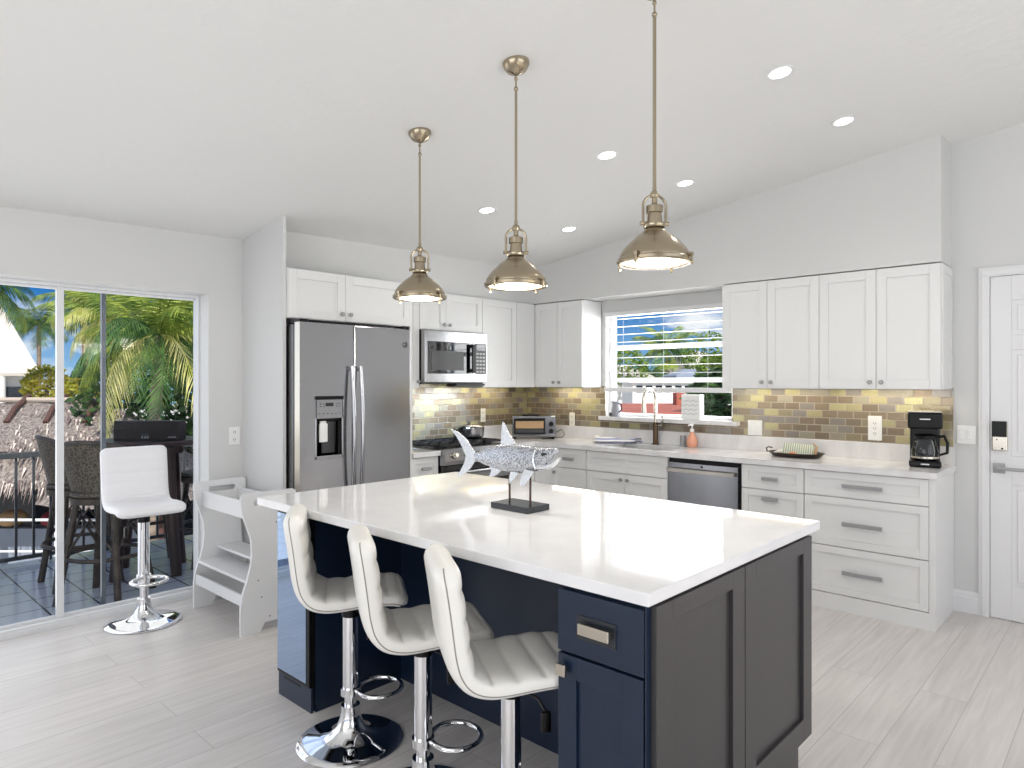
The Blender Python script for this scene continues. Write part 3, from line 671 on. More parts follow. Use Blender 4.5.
# pan on the range
p = root('saucepan', 'wide stainless pan with lid sitting on the gas range', 'pan', (4.0, 4.25, .953))
m = MB(); m.lathe([(0, 0), (.11, 0), (.13, .02), (.135, .085), (.13, .085), (.12, .01), (0, .008)], (4.0, 4.25, .954)); m.build('body', M['steel'], p)
m = MB(); m.lathe([(.138, 0), (.13, .012), (.08, .028), (.02, .034), (.01, .04), (.022, .052), (.018, .06), (0, .062)], (4.0, 4.25, 1.04)); m.build('lid', M['steel'], p)
m = MB(); m.tube([(3.875, 4.25, 1.02), (3.84, 4.25, 1.03), (3.835, 4.22, 1.03), (3.84, 4.19, 1.03), (3.87, 4.2, 1.02)], .008, 8); m.build('handle', M['black'], p)

# ------------------------------------------------------------------ toaster oven in the corner
t_ = root('toaster_oven', 'small steel toaster oven set at an angle in the counter corner', 'toaster oven', (0, 0, 0))
W, DP, H = .2, .13, .212
m = MB(); m.box(-W, W, -DP, DP, .022, H, .008); m.build('body', M['steel'], t_)
fo = fY(-DP)
m = MB(); m.fbox(fo, -W+.015, W-.1, 0, .012, .045, H-.02, .003); td = m.build('door', M['black'], t_)
m = MB(); m.fbox(fo, -W+.03, W-.115, .012, .0135, .1, H-.045); m.build('door_glass', M['cork'], td)
m = MB(); m.fbox(fo, -W+.03, W-.115, .012, .0135, .062, .092); m.build('rack', M['dim'], td)
m = MB(); m.tube([fo(-W+.04, .035, H-.028), fo(W-.125, .035, H-.028)], .009, 10); m.fbox(fo, -W+.05, -W+.065, .01, .034, H-.035, H-.022); m.fbox(fo, W-.15, W-.135, .01, .034, H-.035, H-.022); m.build('handle', M['black'], td)
for z in (.075, .14):
    m = MB(); a = Vector(fo(W-.045, 0, z)); m.tube([a, a+Vector((0, -.02, 0))], [.024, .02], 16); m.build('knob', M['black'], t_)
for x in (-W+.025, W-.025):
    for y in (-DP+.025, DP-.025):
        m = MB(); m.cyl((x, y, 0), (x, y, .024), .014); m.build('foot', M['black'], t_)
m = MB(); m.box(-.11, .05, -DP+.01, .02, H, H+.012, .005); m.build('top_handle', M['black'], t_)
t_.location = (4.73, 4.15, .915); t_.rotation_euler = (0, 0, math.radians(-45))
# power cord beside it
m = MB(); m.tube([(4.82, 4.0, .95), (4.88, 3.93, 1.0), (4.9, 3.91, .95), (4.88, 3.93, .925), (4.80, 4.0, .921), (4.70, 4.02, .92)], .004, 6)
single('power_cord', m, M['black'], 'black power cord curling out from beside the toaster oven', 'cord')

# ------------------------------------------------------------------ counter items
tw = root('dish_towel', 'rolled white dish towel with blue stripes lying left of the sink', 'towel', (4.78, 3.36, .916))
m = MB(); rows = []
for i in range(13):
    t = i/12; y = 3.42-t*.30; x = 4.73+t*.18; r1 = .026+.006*math.sin(7*t)
    rows.append([(x+1.8*r1*math.cos(a*PI/8)+.004*math.sin(3*a+i), y+.01*math.cos(a), .916+.8*r1*(1+math.sin(a*PI/8))+.0) for a in range(16)])
m.grid(rows, close_v=True); m._f
o = m.build('rolled_cloth', M['towel'], tw)
m = MB(); m.lathe([(0, 0), (.026, .004), (.036, .02), (.028, .05), (.02, .06), (0, .062)], (4.735, 3.43, .916), 14); m.build('fringed_end', M['ivory'], tw)
sb = root('soap_bottle', 'round peach liquid soap bottle with white pump by the faucet', 'soap bottle', (4.93, 2.635, .915))
m = MB(); m.lathe([(0, 0), (.03, 0), (.04, .012), (.043, .04), (.038, .07), (.024, .098), (.015, .115), (.015, .125), (0, .126)], (4.93, 2.635, .9155), 20); m.build('bottle', M['soap'], sb)
m = MB(); m.lathe([(.017, 0), (.017, .022), (.006, .024), (.006, .045), (.012, .046), (.012, .06), (0, .06)], (4.93, 2.635, 1.04), 14); m.tube([(4.93, 2.635, 1.094), (4.89, 2.64, 1.094), (4.882, 2.641, 1.086)], .006, 8); m.build('pump', M['plate'], sb)
m = MB(); m.lathe([(0, 0), (.022, 0), (.022, .085), (.018, .09), (0, .09)], (4.945, 2.725, .9155), 20); single('sink_dispenser', m, M['handle'], 'small grey cylinder holder standing between faucet and soap bottle', 'holder')
# tray
ty = root('oval_tray', 'dark oval tray holding napkins and shells on the counter', 'tray', (4.8, 1.78, .915))
m = MB(); rows = []
for (s_, z) in ((.0, .004), (.7, .004), (.88, .012), (1.0, .03), (1.03, .032), (1.0, .026), (.86, .004), (.0, .0)):
    rows.append([(4.8+.13*s_*math.cos(a*PI/16)+1e-4, 1.77+.185*s_*math.sin(a*PI/16), .9155+z) for a in range(32)])
m.grid(rows, close_v=True); m.build('dish', M['basket'], ty)
m = MB(); m.tube([(4.72, 1.94, .945), (4.73, 1.95, .97), (4.78, 1.955, .975), (4.83, 1.95, .965)], .005, 8); m.build('handle', M['basket'], ty)
def wedge(loc, rot, sx, sy, sz, m_, name, label, cat, group=None):
    mm = MB(); mm.box(-sx/2, sx/2, -sy/2, sy/2, 0, sz, min(sz, .012)*.45)
    o = mm.build(name, m_, None, smooth=True); o.location = loc; o.rotation_euler = rot; return tag(o, label, cat, group)
wedge((4.79, 1.75, .958), (math.radians(5), math.radians(-48), math.radians(12)), .1, .2, .02, M['napkin'], 'napkin_bundle', 'folded cream and teal striped napkins leaning in the oval tray', 'napkin')
m = MB(); rows = []
for i in range(9):
    t = i/8; r1 = .034*math.sin(PI*(.12+.8*t))
    rows.append([(4.765+.9*r1*math.cos(a*PI/6), 1.90-.1*t+.01, .936+.02*t+.55*r1*math.sin(a*PI/6)) for a in range(12)])
m.grid(rows, close_v=True); m._f; single('white_shell', m, M['ivory'], 'pale shell lying at the left end of the oval tray', 'shell')
m = MB(); m.ball((4.745, 1.775, .937), .022, 2, (1, 1.4, .8)); single('orange_shell', m, M['orange'], 'orange shell in front of the napkins in the oval tray', 'shell')
m = MB(); m.tube([(4.79, 1.64, .935), (4.8, 1.63, .99), (4.805, 1.655, 1.02)], [.012, .008, .003], 8); single('driftwood_stick', m, M['cork'], 'small tan wood piece standing at the right end of the oval tray', 'driftwood')
# coffee maker
cm = root('coffee_maker', 'black drip coffee maker with glass carafe at the counter end', 'coffee maker', (0, 0, 0))
m = MB(); m.box(-.085, .085, -.095, .085, 0, .04, .012); m.box(-.08, .08, .02, .085, .035, .25, .012); m.build('body', M['black'], cm)
m = MB(); m.prism([(-.092, .235), (.08, .235), (.092, .335), (-.098, .335)], lambda a, b, n: (n, a, b), -.092, .092); m.build('brew_head', M['black'], cm, bevel=.012)
m = MB(); m.box(-.088, .088, -.095, .09, .335, .345, .004); m.build('lid', M['nickel'], cm)
m = MB(); m.box(-.028, .028, -.1005, -.096, .292, .298); m.box(-.022, .022, -.0975, -.095, .018, .024); m.build('printed_label', M['plate'], cm)
m = MB(); m.lathe([(.0, .002), (.06, 0), (.072, .02), (.074, .05), (.056, .12), (.052, .13), (.05, .13), (.054, .12), (.071, .05), (.069, .02), (.058, .003), (0, .005)], (0, -.03, .042), 24); cf = m.build('carafe', M['jarglass'], cm)
m = MB(); m.lathe([(.054, 0), (.058, .02), (.04, .028), (0, .03)], (0, -.03, .172), 24); m.build('carafe_lid', M['black'], cf)
m = MB(); m.tube([(.055, -.03, .185), (.1, -.03, .19), (.118, -.03, .15), (.115, -.03, .09), (.075, -.03, .075)], [.01, .01, .009, .009, .007], 8); m.build('carafe_handle', M['black'], cf)
m = MB(); m.lathe([(.073, 0), (.0755, 0), (.0755, .012), (.073, .012)], (0, -.03, .055), 24); m.build('carafe_band', M['nickel'], cf)
cm.location = (4.80, .985, .9155); cm.rotation_euler = (0, 0, math.radians(-78))
# things on the window sill
j = root('ceramic_pitcher', 'small white pitcher with grey print at the left end of the window sill', 'pitcher', (4.985, 3.40, 1.133))
m = MB(); m.lathe([(0, 0), (.036, 0), (.042, .03), (.04, .07), (.032, .1), (.038, .135), (.034, .135), (.028, .1), (.034, .03), (0, .01)], (4.985, 3.40, 1.1335), 20); m.build('body', M['greyprint'], j)
m = MB(); m.tube([(4.97, 3.365, 1.25), (4.965, 3.33, 1.24), (4.965, 3.325, 1.2), (4.97, 3.36, 1.17)], .006, 8); m.build('handle', M['black'], j)
q = root('candle_box', 'white box with wavy embossing at the right end of the window sill', 'box', (4.99, 2.66, 1.133))
m = MB(); m.box(4.955, 5.025, 2.58, 2.745, 1.134, 1.335, .004); m.build('box', M['plate'], q)
m = MB()
for i in range(4): m.tube([(4.9545, 2.6+.13*t/14, 1.18+.035*i+.006*math.sin(t*1.2+i)) for t in range(15)], .0018, 5)
m.build('embossing', M['greyprint'], q)

# ------------------------------------------------------------------ outlets and switches
def outlet(fr, u, z, label, w=.07, h=.115, kind='outlet', n=0, col='plate', slots=2):
    o = root('wall_outlet' if kind == 'outlet' else 'light_switch', label, kind, fr(u, 0, z-h/2))
    m = MB(); m.fbox(fr, u-w/2, u+w/2, n, n+.007, z-h/2, z+h/2, .002); m.build('cover_plate', M[col], o)
    if kind == 'outlet':
        m = MB()
        for dz in (-.026, .026) if slots == 2 else (-.034, 0, .034):
            m.fbox(fr, u-.008, u-.005, n+.007, n+.008, z+dz-.006, z+dz+.006); m.fbox(fr, u+.005, u+.008, n+.007, n+.008, z+dz-.006, z+dz+.006); m.fbox(fr, u-.002, u+.002, n+.007, n+.008, z+dz-.014, z+dz-.01)
        m.build('sockets', M['slot'], o)
    elif kind == 'light switch':
        cnt = max(1, round(w/.055))
        for i in range(cnt):
            uu = u-w/2+(i+.5)*w/cnt; m = MB(); m.fbox(fr, uu-.015, uu+.015, n+.007, n+.011, z-.03, z+.03, .002); m.build('rocker', M[col], o)
    return o
fw_ = fX(XW)
outlet(fw_, 2.15, 1.09, 'wide white switch plate on the tile just right of the sink window', .11, .115, 'light switch', .01)
outlet(fw_, 1.32, 1.125, 'tall white multi-socket outlet on the tile under the right wall cabinet', .085, .165, 'outlet', .01, slots=3)
outlet(fw_, 3.905, 1.088, 'ivory outlet on the brown tile right of the toaster oven', .06, .125, 'outlet', .01, 'ivory', 2)
outlet(fw_, .803, 1.108, 'white double switch plate on the wall between counter end and door', .1, .115, 'light switch')
outlet(fY(YW-.01), 4.385, 1.13, 'ivory outlet on the tile left of the toaster oven', .06, .125, 'outlet', 0, 'ivory', 2)
outlet(fY(YW), 2.045, 1.075, 'white outlet on the wall between sliding door and fridge panel', .075, .12)

# ------------------------------------------------------------------ island
I0, I1, J0, J1 = 1.4376, 2.6416, .885, 2.92
isl = root('kitchen_island', 'navy island cabinet with grey reflection coloured into its end under the white slab', 'island', (2.0, 1.9, 0))
BX0, BX1, BY0, BY1, ZI = 1.465, 2.54, .9, 2.913, .880
m = MB()
m.box(2.02, BX1, 1.18, 2.62, .0, ZI)                                    # back of the knee space
m.box(BX0, BX1, BY0, 1.18, .155, ZI); m.box(BX0, BX1-.09, BY0+.0005, 1.18, 0, .155)
m.build('body', M['navy'], isl)
m = MB(); m.box(1.56, 2.02, 2.625, BY1, .0, ZI); m.box(2.02, BX1, 2.62, BY1, 0, ZI); m.build('side_pedestal', M['navy'], isl)
fi = fX(BX0)
m = MB(); m.fbox(fi, BY0+.003, 1.178, 0, .02, .70, .868, .002); dr = m.build('drawer', M['navy'], isl)
m = MB(); m.fbox(fi, .985, 1.11, .02, .024, .748, .812, .001); m.build('handle_backplate', M['slate'], dr)
m = MB(); m.fbox(fi, .993, 1.092, .036, .046, .768, .798, .002); m.fbox(fi, 1.0, 1.01, .02, .037, .776, .79); m.fbox(fi, 1.075, 1.085, .02, .037, .776, .79); m.build('handle', M['nickel'], dr)
m = MB(); shaker(m, fi, BY0+.003, 1.178, .105, .694, rail=.062); dr = m.build('door', M['navy'], isl, bevel=.0012); knob(fi, 1.152, .655, .02, dr, True)
fe = fY(BY0); 
m = MB(); m.fbox(fe, BX0-.02, BX0+.002, 0, .003, 0, ZI); m.build('corner_stile', M['navy'], isl)
for a, b in ((BX0+.003, 1.975), (1.98, BX1)):
    m = MB(); r = .08; t = .02
    m.fbox(fe, a, a+r, 0, t, .155, ZI-.004); m.fbox(fe, b-r, b, 0, t, .155, ZI-.004); m.fbox(fe, a+r, b-r, 0, t, .155, .155+r); m.fbox(fe, a+r, b-r, 0, t, ZI-.004-.05, ZI-.004); m.fbox(fe, a+r, b-r, 0, .008, .155+r, ZI-.05)
    o = m.build('end_panel', M['navyend'], isl, bevel=.0012); o['label'] = 'end panel with grey reflection in its colour'
m = MB(); m.fbox(fe, BX0+.003, BX1-.11, -.0, .012, .0, .155); m.build('plinth', M['navyend'], isl)
fk = fXp(BX1)
for a, b, ku in ((BY0+.01, 1.35, 1.3), (1.352, 1.8, 1.4), (1.802, 2.3, 2.25), (2.302, BY1-.005, 2.35)):
    m = MB(); shaker(m, fk, a, b, .16, .868); dr = m.build('door', M['navy'], isl, bevel=.0012); knob(fk, a+.04 if a < 1 else ku, .42 if a < 1 else .8, .02, dr)
# beverage cooler in the pedestal
cl = root('beverage_cooler', 'built-in beverage cooler with mirror-dark glass door at the island end', 'wine cooler', (1.55, 2.77, 0))
fc = fX(1.56)
m = MB(); m.fbox(fc, 2.628, 2.91, 0, .012, .03, .868); m.build('body', M['black'], cl)
m = MB(); m.fbox(fc, 2.63, 2.908, .012, .03, .11, .86, .002); dr = m.build('door', M['black'], cl)
m = MB(); m.fbox(fc, 2.655, 2.902, .03, .032, .125, .84); m.build('door_glass', M['coolerglass'], dr)
m = MB(); m.fbox(fc, 2.628, 2.91, .012, .022, .0, .105); gr = m.build('kick_grille', M['navy'], cl)
m = MB(); m.fbox(fc, 2.72, 2.86, .022, .024, .088, .097); m.build('slot', M['black'], gr)
# slab
m = MB(); m.box(I0, I1, J0, J1, .881, .915, .003); single('island_countertop', m, M['quartz'], 'thick polished white quartz slab on top of the navy island', 'countertop')

# ------------------------------------------------------------------ bar stools
def cushion_profile():
    pts = [(.205, .568), (.195, .585), (.165, .597), (.10, .6), (.03, .596), (-.04, .59), (-.095, .592), (-.138, .608), (-.165, .643), (-.178, .69), (-.186, .745), (-.193, .80), (-.201, .855), (-.209, .905), (-.215, .934)]
    P = [Vector((a, 0, b)) for a, b in pts]; out = []
    for i in range(len(P)-1):                       # Catmull-Rom
        p0, p1, p2, p3 = P[max(i-1, 0)], P[i], P[i+1], P[min(i+2, len(P)-1)]
        for k in range(9):
            t = k/9; out.append(.5*((2*p1)+(-p0+p2)*t+(2*p0-5*p1+4*p2-p3)*t*t+(-p0+3*p1-3*p2+p3)*t**3))
    out.append(P[-1]); return out
def make_stool(name, label, leather, dz=0, ring=.2, channels=True, group=None):
    s = root(name, label, 'bar stool', (0, 0, 0), group)
    prof = cushion_profile(); n = len(prof); hw = .172 if channels else .184
    L = [0]
    for a, b in zip(prof, prof[1:]): L.append(L[-1]+(b-a).length)
    tot = L[-1]; top = []; bot = []; A = 17; seam = MB()
    for i, p in enumerate(prof):
        t = (prof[min(i+1, n-1)]-prof[max(i-1, 0)]).normalized(); nn = Vector((-t.z, 0, t.x))
        if nn.z < 0 and i < n*.4: nn = -nn
        nn = Vector((t.z, 0, -t.x)); 
        s0 = L[i]/tot; e = min(L[i], tot-L[i])
        endf = min(1, max(0, e/.035)); th = (.034+.008*min(1, max(0, (s0-.35)/.3)))*(.35+.65*math.sqrt(1-(1-endf)**2))
        cr = (.055 if channels else .035) if s0 > .5 else .045
        wf = hw if e > cr else hw-cr+cr*math.sqrt(max(0, 1-(1-e/cr)**2))
        ch = abs(math.sin(PI*L[i]/.078)) if channels else abs(math.sin(PI*L[i]/.06))
        rt, rb = [], []
        for k in range(A):
            y = -1+2*k/(A-1); yy = math.sin(y*PI/2); f = (1-abs(yy)**5)**.5 if abs(yy) < 1 else 0
            q = p+Vector((0, yy*wf, dz))
            pad = ((.009*(ch**.45) - .009) if channels else (.004*(ch**.4)-.004))*(1 if abs(yy) < .94 else .2)
            dip = -.012*(1-yy*yy)*(1 if .05 < s0 < .55 else .4)
            rt.append(q+nn*(th*(.25+.75*f)+pad+dip) if 0 < k < A-1 else q+nn*th*.25); rb.append(q-nn*(th*(.25+.75*f)) if 0 < k < A-1 else q-nn*th*.25)
        top.append(rt); bot.append(rb)
    m = MB(); rows = [a+b[::-1] for a, b in zip(top, bot)]
    V = m.grid(rows, close_v=True); m._f(V[0]); m._f(V[-1][::-1])
    seat = m.build('seat_shell', leather, s, angle=80)
    for sd in (0, -1):
        m = MB(); pts = [bot[i][1 if sd == 0 else -2]*.35+bot[i][sd]*.65 for i in range(2, n-2)]
        m.tube(pts, .0022, 6); m.build('piping', M['stitch'] if channels else leather, seat)
    m = MB(); m.box(-.08, .08, -.08, .08, .545+dz, .562+dz, .004); m.cyl((0, 0, .50+dz), (0, 0, .55+dz), .035); m.build('mounting_plate', M['black'], s)
    m = MB(); m.lathe([(.0, .12), (.024, .12), (.024, .2+dz*.2), (.031, .2+dz*.2), (.031, .545+dz), (0, .545+dz)], (0, 0, 0), 24); m.build('gas_column', M['chrome'], s)
    m = MB(); m.lathe([(0, 0), (.205, 0), (.21, .004), (.205, .009), (.18, .014), (.12, .023), (.08, .036), (.055, .06), (.043, .09), (.037, .12), (.037, .145), (0, .145)], (0, 0, 0), 48); m.build('base', M['chrome'], s, angle=60)
    m = MB(); pts = [(.115+.088*math.cos(a*PI/12), .095*math.sin(a*PI/12), ring) for a in range(24)]; m.tube(pts, .0095, 10, closed=True); m.lathe([(.031, -.015), (.039, -.015), (.039, .015), (.031, .015)], (0, 0, ring), 20); m.build('foot_ring', M['chrome'], s)
    m = MB(); m.tube([(.02, -.03, .53+dz), (.06, -.09, .52+dz), (.075, -.11, .49+dz)], .005, 8); m.box(.06, .09, -.122, -.104, .435+dz, .495+dz, .006); m.build('lever', M['black'], s)
    return s
gS = 'white bar stools along the island'
labs = ['white channelled bar stool at the far end of the island, beside the cooler', 'white channelled bar stool in the middle of the three at the island', 'white channelled bar stool nearest the island drawer']
s0 = make_stool('bar_stool', labs[0], M['leather'], 0, .2, True, gS)
for i, (x, y, a) in enumerate(((1.535, 2.322, -33), (1.488, 1.81, -30), (1.473, 1.381, -33))):
    o = s0 if i == 0 else copy_tree(s0)
    o.location = (x, y, 0); o.rotation_euler = (0, 0, math.radians(a)); o['label'] = labs[i]
s1 = make_stool('bar_stool', 'white bar stool standing alone in front of the sliding glass door', M['leatherwhite'], .10, .27, False)
s1.location = (1.445, 4.37, 0); s1.rotation_euler = (0, 0, math.radians(-94))

# ------------------------------------------------------------------ learning tower
tw = root('step_tower', 'white wooden kitchen step tower between sliding door and island', 'step stool', (1.9, 4.05, 0))
def tower_side(dx):
    pts = [(1.727, .775), (1.735, .797), (1.75, .802), (2.045, .802), (2.064, .79), (2.067, .70)]
    back = [(2.05, .62), (2.03, .53), (2.035, .42), (2.06, .3), (2.08, .2), (2.085, 0), (1.99, 0), (1.965, .05), (1.87, .05), (1.845, 0), (1.727, 0)]
    front = [(1.727, .16), (1.738, .23), (1.765, .31), (1.787, .39), (1.793, .46), (1.788, .54), (1.765, .61), (1.74, .68), (1.73, .73)]
    return [(a+dx, b) for a, b in pts+back+front]
def side(y0, y1, dx):
    m = MB(); pl = tower_side(dx)
    # slot as a ring: outline bridged to the slot
    slot = [(1.80+dx, .745), (1.81+dx, .763), (1.99+dx, .763), (2.0+dx, .745), (1.99+dx, .727), (1.81+dx, .727)]
    fn = lambda a, b, n: (a, n, b)
    outer = [m.b.verts.new(fn(a, b, y0)) for a, b in pl]; inner = [m.b.verts.new(fn(a, b, y0)) for a, b in slot]
    es = [m.b.edges.new((l[i], l[(i+1) % len(l)])) for l in (outer, inner) for i in range(len(l))]
    r = bmesh.ops.triangle_fill(m.b, use_beauty=True, use_dissolve=False, edges=es)
    fs = [g for g in r['geom'] if isinstance(g, bmesh.types.BMFace)]
    e = bmesh.ops.extrude_face_region(m.b, geom=fs)
    for v in e['geom']:
        if isinstance(v, bmesh.types.BMVert): v.co.y = y1
    return m.build('side_panel', M['frame'], tw)
side(3.70, 3.718, 0); side(4.395, 4.413, .02)
def crossbar(x0, x1, z0, z1, name='rail'): 
    m = MB(); m.box(x0, x1, 3.718, 4.396, z0, z1, .002); return m.build(name, M['frame'], tw)
crossbar(1.80, 1.818, .64, .74); crossbar(2.03, 2.046, .66, .74)
crossbar(1.772, 1.96, .285, .303, 'step'); crossbar(1.80, 2.03, .40, .418, 'platform') if False else crossbar(1.90, 2.05, .36, .378, 'platform')
crossbar(1.76, 1.776, .15, .215)
m = MB()
for x, z in ((1.94, .69), (1.96, .69), (1.94, .62), (1.96, .65), (1.85, .2), (1.9, .08), (1.83, .3)): m.tube([(x, 3.701, z), (x, 3.6985, z)], .004, 8)
m.build('screws', M['slot'], tw)

# ------------------------------------------------------------------ fish sculpture
fs = root('fish_sculpture', 'silver fish sculpture mounted on a black base on the island', 'sculpture', (2.045, 1.87, .915))
m = MB(); m.box(1.98, 2.112, 1.765, 1.972, .9155, .94, .002); m.build('base', M['slate'], fs)
for y, z in ((1.925, 1.09), (1.81, 1.09)):
    m = MB(); m.cyl((2.045, y, .939), (2.045, y, z), .0045, seg=10); m.build('rod', M['rod'], fs)
def ip(tab, y):
    tab = sorted(tab)
    if y <= tab[0][0]: return tab[0][1]
    for (a, b), (c_, d_) in zip(tab, tab[1:]):
        if y <= c_: 
            t = (y-a)/(c_-a); t = t*t*(3-2*t)*.4+t*.6; return b+(d_-b)*t
    return tab[-1][1]
back = [(2.135, 1.125), (2.115, 1.131), (2.057, 1.152), (1.972, 1.174), (1.894, 1.181), (1.819, 1.178), (1.765, 1.173), (1.698, 1.178), (1.662, 1.178)]
belly = [(2.135, 1.095), (2.115, 1.09), (2.057, 1.077), (1.963, 1.063), (1.89, 1.060), (1.842, 1.063), (1.773, 1.077), (1.735, 1.092), (1.725, 1.115), (1.70, 1.128), (1.662, 1.167)]
m = MB(); rows = []
for i in range(41):
    y = 2.135-(2.135-1.662)*i/40; zt, zb_ = ip(back, y), ip(belly, y); h = (zt-zb_)/2; zm = (zt+zb_)/2
    w_ = .37*h if y > 1.75 else max(.37*h, .016-.006*(1.75-y)/.09)
    w_ = min(w_, .024)
    rows.append([(2.045+w_*math.cos(a*PI/12), y, zm+h*math.sin(a*PI/12)) for a in range(24)])
V = m.grid(rows, close_v=True); m._f(V[0]); m._f(V[-1][::-1]); m.build('body', M['silver'], fs, angle=70)
m = MB(); rows = []
for i in range(12):
    t = i/11; y = 1.765-.107*t; zt = ip([(1.765, 1.11), (1.72, 1.113), (1.70, 1.12), (1.658, 1.143)], y); zb_ = ip([(1.765, 1.081), (1.728, 1.086), (1.683, 1.103), (1.658, 1.137)], y)
    w_ = .017-.006*t; h = max(.003, (zt-zb_)/2); rows.append([(2.045+w_*math.cos(a*PI/8), y, (zt+zb_)/2+h*math.sin(a*PI/8)) for a in range(16)])
V = m.grid(rows, close_v=True); m._f(V[0]); m._f(V[-1][::-1]); m.build('lower_jaw', M['silverplain'], fs)
def fin(poly, th=.004, x=2.045, lean=0):
    m = MB(); z0 = poly[0][1]; m.prism(poly, lambda a, b, n: (x+n+lean*(b-z0), a, b), -th, th); return m.build('fin', M['fin'], fs, bevel=.0015)
fin([(2.13, 1.125), (2.15, 1.145), (2.19, 1.185), (2.24, 1.212), (2.287, 1.222), (2.25, 1.19), (2.215, 1.15), (2.19, 1.11), (2.197, 1.08), (2.225, 1.04), (2.252, 1.006), (2.21, 1.02), (2.165, 1.055), (2.13, 1.095)])
fin([(1.975, 1.168), (1.972, 1.2), (1.968, 1.24), (1.964, 1.27), (1.95, 1.255), (1.93, 1.222), (1.905, 1.197), (1.885, 1.175)])
fin([(2.045, 1.082), (2.03, 1.055), (2.047, 1.03), (2.02, 1.034), (1.99, 1.05), (1.965, 1.07)])
fin([(1.91, 1.066), (1.912, 1.04), (1.906, 1.016), (1.885, 1.035), (1.866, 1.066)], .003, 2.035, .2)
fin([(1.822, 1.085), (1.832, 1.05), (1.828, 1.02), (1.803, 1.02), (1.785, 1.05), (1.773, 1.08)], .003, 2.024, .35)
m = MB(); m.ball((2.024, 1.727, 1.151), .0075, 2, (.7, 1, 1)); m.build('eye', M['black'], fs)
m = MB(); rows = []
m.tube([(2.0245, 1.765+.012*math.sin(t*PI/8), 1.09+.075*t/8) for t in range(9)], .004, 6); m.build('gill_cover', M['silverplain'], fs)

# ------------------------------------------------------------------ pendants
def make_pendant(label):
    p = root('pendant_lamp', label, 'pendant lamp', (0, 0, 0), 'brass pendants over the island')
    m = MB(); m.lathe([(.136, .0), (.139, .004), (.135, .024), (.122, .046), (.1, .07), (.076, .092), (.054, .108), (.04, .121), (.034, .134), (.03, .142)], seg=40); m.build('shade', M['brass'], p, angle=50)
    m = MB(); m.lathe([(.126, -.012), (.14, -.012), (.146, -.006), (.146, .004), (.14, .01), (.134, .008)], seg=40); m.build('rim', M['brass'], p)
    m = MB(); m.lathe([(0, -.02), (.05, -.018), (.1, -.012), (.13, -.004), (.13, 0), (0, 0)], seg=40); m.build('diffuser', M['bulb'], p)
    for a in range(4):
        t = PI/4+a*PI/2; ca, sa = math.cos(t), math.sin(t); m = MB()
        m.tube([(.138*ca, .138*sa, .014), (.158*ca, .158*sa, .01)], .008, 8); m.tube([(.154*ca, .154*sa, .014), (.154*ca, .154*sa, -.018)], .004, 8); m.ball((.154*ca, .154*sa, -.02), .008, 1); m.build('clamp', M['brass'], p)
    m = MB(); m.lathe([(.04, .13), (.044, .136), (.044, .142), (.03, .146), (.027, .185), (.033, .188), (.033, .214), (.02, .22), (.011, .225), (.011, .25)], seg=28); m.build('socket_neck', M['brass'], p, angle=40)
    m = MB(); pts = [(-.046, 0, .14), (-.046, 0, .215)]+[(.046*-math.cos(i*PI/10), 0, .215+.042*math.sin(i*PI/10)) for i in range(1, 10)]+[(.046, 0, .215), (.046, 0, .14)]; m.tube(pts, .0055, 8)
    for sx in (-1, 1): m.tube([(sx*.03, 0, .147), (sx*.058, 0, .147)], .008, 8)
    m.build('yoke', M['brass'], p)
    m = MB(); m.lathe([(0, .243), (.016, .247), (.02, .258), (.014, .27), (.008, .275), (.008, .29), (0, .29)], seg=16); m.build('swivel', M['brass'], p)
    return p
PS = .9
def pendant_at(p, x, y, zr):
    p.location = (x, y, zr); p.rotation_euler = (0, 0, math.radians(-40)); h = (zc(y, x)-zr)/PS
    m = MB(); m.box(-.0055, .0055, -.0055, .0055, .285, h-.12); m.cyl((0, 0, h-.13), (0, 0, h-.03), .0042, seg=8); m.ball((0, 0, h-.12), .011, 2); m.ball((0, 0, h-.075), .009, 2); m.build('rod', M['brass'], p)
    m = MB(); m.lathe([(0, -.055), (.012, -.054), (.022, -.046), (.044, -.036), (.056, -.018), (.062, -.006), (.062, .004), (0, .004)], seg=32); o = m.build('canopy', M['brass'], p); o.location = (0, 0, h-.004); o.rotation_mode = 'QUATERNION'; o.rotation_quaternion = Vector((-SL*math.sin(math.radians(40)), SL*math.cos(math.radians(40)), 1)).to_track_quat('Z', 'Y'); p.scale = (PS, PS, PS)
    l = lamp('pendant_glow', 'POINT', (0, 0, -.07), 7, color=(1, .93, .82), shadow_soft_size=.06); l.parent = p
plabs = ['brass dome pendant farthest from the camera, nearest the fridge', 'brass dome pendant in the middle of the row over the island', 'brass dome pendant nearest the camera, its canopy out of frame']
p0 = make_pendant(plabs[0]); ps = [p0, copy_tree(p0), copy_tree(p0)]
for p, la, (x, y, z) in zip(ps, plabs, ((2.10, 2.58, 1.852), (2.037, 1.882, 1.836), (2.072, 1.252, 1.86))):
    p['label'] = la; pendant_at(p, x, y, z)

